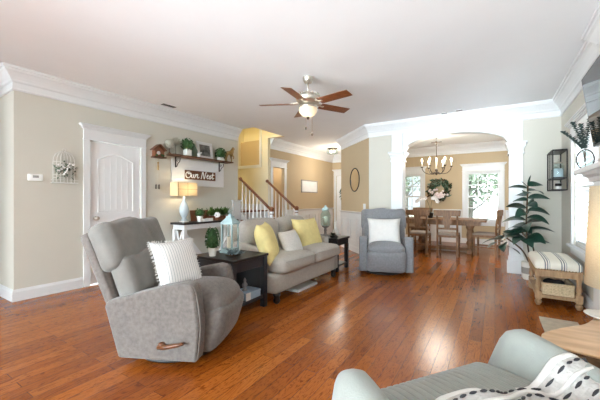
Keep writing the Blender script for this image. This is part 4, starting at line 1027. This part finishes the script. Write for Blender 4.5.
MB().soft((0, 0, .455), (BW * 2 + .01, BL * 2 + .01, .10), .04, (0, 0, .02), 10).build('cushion', 'bench_cloth', bn, True)
b = MB()
for k in range(16): b.ball((-BW + .012 + k * (2 * BW - .024) / 15, -BL - .002, .418), .006, 1)
for k in range(34): b.ball((-BW - .002, -BL + .012 + k * (2 * BL - .024) / 33, .418), .006, 1)
b.build('nailheads', 'brass', bn, True)
bs = thing('wicker_basket', 'pale woven basket on the bench lower shelf', 'basket', (.597, 4.69, .125))
b = MB()
for k in range(7):
    z = .008 + k * .017; e = .002 * (k % 2)
    b.tube([(x, y, z) for x, y in ((-.13 - e, -.22 - e), (.13 + e, -.22 - e), (.13 + e, .22 + e), (-.13 - e, .22 + e))], .010, 6, True)
for k in range(8):
    x = -.115 + k * .033
    for y in (-.231, .231): b.bb(x - .006, x + .006, y - .003, y + .003, .003, .115)
for k in range(13):
    y = -.2 + k * .033
    for x in (-.141, .141): b.bb(x - .003, x + .003, y - .006, y + .006, .003, .115)
b.bb(-.125, .125, -.215, .215, .0, .008); b.build('weave', 'wicker', bs)
MB().tube([(x, y, .125) for x, y in ((-.135, -.225), (.135, -.225), (.135, .225), (-.135, .225))], .012, 8, True).build('rim', 'wicker', bs, True)
tag(MB().soft((0, 0, .045), (.22, .38, .09), .04, (0, 0, .02), 6, fn=lambda x, y, z: (x, y, z + .012 * math.sin(x * 40) * math.sin(y * 30))).build('dark_throw', 'wooldark', None, True), 'dark folded throw inside the wicker basket', 'throw', loc=(.597, 4.69, .135))
ol = thing('wall_outlet', 'white wall outlet low on the right wall behind the bench', 'outlet', (XR, 4.36, .42))
MB().bb(-.006, 0, -.035, .035, -.058, .058).build('plate', 'plastic', ol, bevel=.002); MB().bb(-.009, -.006, -.018, .018, -.04, .04).build('socket', 'plastic', ol)
# iron wall shelf with jars
ws = thing('wire_wall_shelf', 'dark iron open wall cubby with three shelves in the corner', 'wall shelf', (.77, 5.86, 1.34))
hx, hy, hh = .078, .25, .56; b = MB()
for x in (-hx, hx):
    for y in (-hy, hy): b.bb(x - .007, x + .007, y - .007, y + .007, 0, hh)
for y in (-hy / 3, hy / 3): b.bb(-hx - .004, -hx + .004, y - .004, y + .004, 0, hh)
for z in (0, .17, hh):
    for x in (-hx, hx): b.bb(x - .006, x + .006, -hy, hy, z - .006, z + .006)
    for y in (-hy, hy): b.bb(-hx, hx, y - .006, y + .006, z - .006, z + .006)
b.build('frame', 'iron', ws)
for z in (.005, .175): MB().bb(-hx, hx, -hy, hy, z, z + .008).build('shelf', 'darkwood', ws)
MB().bb(-hx - .006, hx + .004, -hy - .006, hy + .006, hh, hh + .014).build('top_panel', 'darkwood', ws)
def jar(lab, loc, r_, h_, fill):
    t = thing('glass_jar', lab, 'jar', loc)
    MB().lathe([(r_ * .9, 0), (r_, .012), (r_, h_ * .8), (r_ * .75, h_ * .92), (r_ * .75, h_)], seg=20, cap=False).lathe([(r_ * .9, 0), (r_ * .9, .003)], seg=20).build('jar_glass', 'jarglass', t, True)
    MB().lathe([(r_ * .82, h_), (r_ * .84, h_ + .012), (r_ * .3, h_ + .02), (r_ * .16, h_ + .03), (r_ * .22, h_ + .045), (.002, h_ + .06)], seg=20).build('lid', 'nickel', t, True)
    MB().lathe([(r_ * .82, .004), (r_ * .88, .02), (r_ * .86, h_ * .62), (r_ * .3, h_ * .66)], seg=18).build('contents', fill, t, True)
ZW = 1.34
jar('large lidded glass jar of pale filling on the iron wall shelf', (.77, 5.73, ZW + .183), .066, .20, 'bluecer')
jar('slim glass jar beside the large jar on the iron wall shelf', (.77, 5.97, ZW + .183), .05, .16, 'wax')
ow = thing('owl_figurine', 'small dark and white figurine on the bottom of the iron wall shelf', 'figurine', (.77, 5.74, ZW + .013))
MB().lathe([(.03, 0), (.042, .02), (.03, .05), (.038, .075), (.02, .10), (.004, .11)], seg=16).build('body', 'ceramic', ow, True); MB().lathe([(.032, .045), (.041, .06), (.036, .085)], seg=16).build('collar', 'iron', ow, True)

# ------------------------------------------------------------------ TV, vase on mantel
tv = thing('television', 'black flat television tilted down on the chimney wall', 'television', (.69, 3.05, 1.95))
mm = RY(-7.5)
MB().box((0, 0, 0), (.035, 1.06, .60), mm).build('case', 'black', tv, bevel=.006)
MB().box((-.0185, 0, 0), (.002, 1.03, .57), mm).build('screen', 'tvglass', tv)
MB().bb(.03, .13, -.15, .15, -.1, .1).build('wall_mount', 'black', tv)
vs_ = thing('mantel_vase', 'clear glass vase with a round wire handle holding eucalyptus on the mantel', 'vase', (.665, 3.60, 1.463))
MB().lathe([(.035, 0), (.045, .02), (.05, .08), (.035, .13), (.025, .16), (.03, .18)], seg=20, cap=False).lathe([(.035, 0), (.035, .004)], seg=20).build('glass_body', 'jarglass', vs_, True)
MB().tube([(.058 * math.cos(a), 0, .09 + .085 * math.sin(a)) for a in [i * PI / 12 for i in range(24)]], .005, 6, True).build('wire_ring', 'iron', vs_, True)
eu = thing('eucalyptus_stems', 'dark eucalyptus stems spreading from the mantel vase', 'plant', (.665, 3.60, 1.463))
b = MB(); f = MB(); rnd = random.Random(9)
for (dx, dy, h_) in ((-.13, .05, .35), (-.07, .03, .42), (-.02, .04, .40), (.035, .03, .44)):
    pts = spl([(0, 0, .01), (dx * .12, dy * .15, .17), (dx * .5, dy * .6, .17 + (h_ - .17) * .5), (dx * 1.1, dy * 1.2, h_)], 8); b.tube(pts, .0025, 5)
    for k, p in enumerate(pts[9:]):
        for j in range(4): a = j * 1.57 + k * .8; f.leaf(p, (math.cos(a), math.sin(a), .6), .030, .026, n=3, bend=.02)
b.build('stems', 'stem', eu); f.build('leaves', 'euca', eu)

# ------------------------------------------------------------------ foreground: rug, slab table, lamp, chair, throw
tag(MB().bb(-.31, -.01, -1.0, .62, 0, .012).build('area_rug', 'rug', bevel=.003), 'beige rug on the wood floor in front of the fireplace', 'rug', loc=(.69 - .0, 3.36, 0))
sl = thing('slab_side_table', 'pale live-edge wood side table right of the foreground chair', 'side table', (.47, 1.88, 0), 0)
rnd = random.Random(2)
out = spl([(-.29, -.10, 0), (-.285, -.02, 0), (-.235, .06, 0), (-.165, .15, 0), (-.085, .24, 0), (-.03, .35, 0), (.04, .49, 0), (.18, .60, 0), (.34, .55, 0), (.42, .35, 0), (.40, .05, 0), (.28, -.15, 0), (.07, -.195, 0), (-.09, -.185, 0), (-.20, -.165, 0), (-.265, -.145, 0), (-.29, -.10, 0)], 5)[:-1]
poly = [(p.x, p.y) for p in out]
MB().prism(poly, .515, .525).prism([(x * .985 + .0, y * .985) for x, y in poly], .525, .555).build('live_edge', 'bark', sl)
MB().prism([(x * .985, y * .985) for x, y in poly], .555, .565).build('table_top', 'slab', sl, bevel=.004)
for (x, y) in ((-.05, -.08), (.3, -.1), (.1, .24)): MB().tube([(x, y, .515), (x * 1.25, y * 1.25, 0)], .016, 8).build('leg', 'iron', sl, True)
gl = thing('ceramic_lamp', 'grey table lamp with tall cream drum shade on the pale slab table', 'lamp', (.56, 1.98, .565))
MB().lathe([(.09, 0), (.11, .02), (.125, .09), (.11, .17), (.05, .23), (.025, .25), (.02, .29)], seg=28).build('base', 'greycer', gl, True)
MB().lathe([(.195, .235), (.175, .70)], seg=36, cap=False).build('lamp_shade', 'shade', gl, True, solid=.003)
MB().ball((0, 0, .42), .03, 2).build('bulb', 'bulb', gl, True)
lamp('lamp_light', (0, 0, .45), .7, (1, .85, .6), .035, gl)
pt_ = thing('white_dish', 'shallow white dish on the slab side table', 'dish', (.50, 2.26, .565))
MB().lathe([(.05, 0), (.055, .004), (.09, .022), (.086, .025), (.05, .008)], seg=28).build('dish_body', 'ceramic', pt_, True)
FR = 54.6; FO = (.125, 1.02, 0)
fc = thing('armchair', 'pale grey-green channelled armchair seen from behind in the foreground', 'armchair', FO, FR)
for s_ in (-1, 1):
    def armf(x, y, z, s_=s_):
        t_ = (z + .315) / .63
        return (x + s_ * .05 * max(0, z), y - .10 * max(0, z / .315) * (y > 0) , z - .20 * (.41 - y) * t_ * (z > 0))
    MB().soft((s_ * .375, .06, .36), (.13, .82, .66), .064, (.012, .02, .01), 14, fn=armf).build('arm', 'fgfab', fc, True)
MB().soft((0, .16, .40), (.64, .64, .20), .07, (0, .02, .03), 10).build('seat_base', 'fgfab', fc, True)
for k in range(21):
    x = -.30 + k * .03
    MB().tube(spl([(x, -.1, .505), (x, .12, .518), (x, .32, .514), (x, .44, .49), (x, .495, .43)], 4), .018, 8).build('seat_channel', 'fgfab', fc, True)
MB().soft((0, -.39, .56), (.66, .2, .72), .08, (0, .03, .02), 10).build('backrest', 'fgfab', fc, True)
MB().soft((0, .03, .17), (.62, .72, .22), .04, n=6).build('base', 'fgfab', fc, True)
for (x, y) in ((-.28, .3), (.28, .3), (-.28, -.28), (.28, -.28)): MB().lathe([(.02, 0), (.028, .06)], (x, y, 0), 12).build('foot', 'blackwood', fc)

# knitted throw lying across the seat and over the far arm
thr = thing('throw_blanket', 'white knitted throw with dark dashed bands over the foreground armchair seat', 'blanket', FO, FR)
def sup(x, y):
    e = .545 + .02 * math.sin(x * 14 + y * 9) + .03 * math.exp(-((y - .02) / .12) ** 2)
    k = min(1, max(0, (x - .24) / .09)); k = k * k * (3 - 2 * k)
    z = e * (1 - k) + (.698 - .20 * (.45 - y)) * k
    if x > .40: z -= (x - .40) * 1.6
    return z
def tpt(u, v):
    x = -.14 + u * .66; yf_ = .25 - .17 * max(0, (u - .5) / .5) + .015 * math.sin(u * 17); y = -.26 + v * (yf_ + .26)
    z = sup(x, y) + .012 * math.sin(y * 38 + x * 6) + .006 * math.sin(x * 33 + 1)
    if v > .9: z -= (v - .9) * .12
    return Vector((x, y, z))
nu, nv = 46, 34; b = MB(); vs = [tpt(i / nu, j / nv) for i in range(nu + 1) for j in range(nv + 1)]
b.add(vs, [(i * (nv + 1) + j, (i + 1) * (nv + 1) + j, (i + 1) * (nv + 1) + j + 1, i * (nv + 1) + j + 1) for i in range(nu) for j in range(nv)])
b.build('knit', 'bluewool', thr, True, solid=.016)
up_ = Vector((0, 0, .012))
MB().tube([tpt(i / 40, .985) + up_ * .3 for i in range(41)], .014, 8).build('rolled_edge', 'whitefab', thr, True)
for v in (.91, .80, .70, .56, .42):
    b = MB()
    for i in range(20):
        u0 = i / 20 + .006; b.tube([tpt(u0 + q * .034, v) + up_ for q in (0, .33, .66, 1)], [.002, .0048, .0048, .002], 6)
    b.build('dashed_band', 'wooldark', thr, True)
b = MB()
for v in (.84, .62, .48):
    b.tube([tpt(i / 40, v) + up_ * .8 for i in range(41)], .008, 6)
b.build('raised_ribs', 'whitefab', thr, True)

# ------------------------------------------------------------------ garden seen through the windows
struct(MB().bb(-14, 14, 9.9, 40, -.5, -.4).build('ground', 'grass'))
def tree(loc, hgt, r_, lab, seed, leafm='treeleaf'):
    t = thing('tree', lab, 'tree', loc); rnd = random.Random(seed)
    b = MB(); b.tube([(0, 0, 0), (.05, 0, hgt * .4), (0, .05, hgt * .75)], [.13, .1, .05], 8)
    for k in range(9):
        a = rnd.uniform(0, 6.28); z = hgt * rnd.uniform(.3, .7); e = Vector((math.cos(a), math.sin(a), .7)) * r_ * .8; b.tube([(0, 0, z), e * .5 + Vector((0, 0, z)), e + Vector((0, 0, z + .2))], [.045, .03, .012], 6)
    b.build('trunk', 'bark2', t, True)
    f = MB()
    for k in range(900):
        v = Vector((rnd.gauss(0, 1), rnd.gauss(0, 1), rnd.gauss(0, 1))).normalized() * r_ * rnd.random() ** .4
        f.leaf((v.x, v.y, hgt * .72 + v.z * .8), (rnd.uniform(-1, 1), rnd.uniform(-1, 1), rnd.uniform(-.6, .6)), .22, .12, n=2, up=(0, -.6, 1))
    f.build('foliage', leafm, t)
tree((-.9, 14.5, -.4), 3.4, 1.3, 'leafy tree outside the right dining window, left pane', 1)
tree((.5, 19, -.4), 5.5, 2.2, 'taller tree farther off outside the right dining window', 2)
tree((-4.6, 15, -.4), 3.6, 1.4, 'leafy tree outside the left dining window', 3)
tree((-5.2, 22, -.4), 5, 2.0, 'distant tree behind the leafy tree at the left dining window', 4)
hz = thing('house', 'pale neighbouring house beyond the dining windows', 'house', (1.5, 27, -.4))
MB().bb(-4, 4, -2, 2, 0, 3).build('wall', 'siding', hz); MB().prism([(-4.3, 3), (4.3, 3), (0, 5)], -2.2, 2.2, 'y').build('roof', 'greycer', hz)
for x in (-2.4, 0, 2.4): MB().bb(x - .5, x + .5, -2.03, -2, 1, 2.3).build('window', 'greycer', hz)
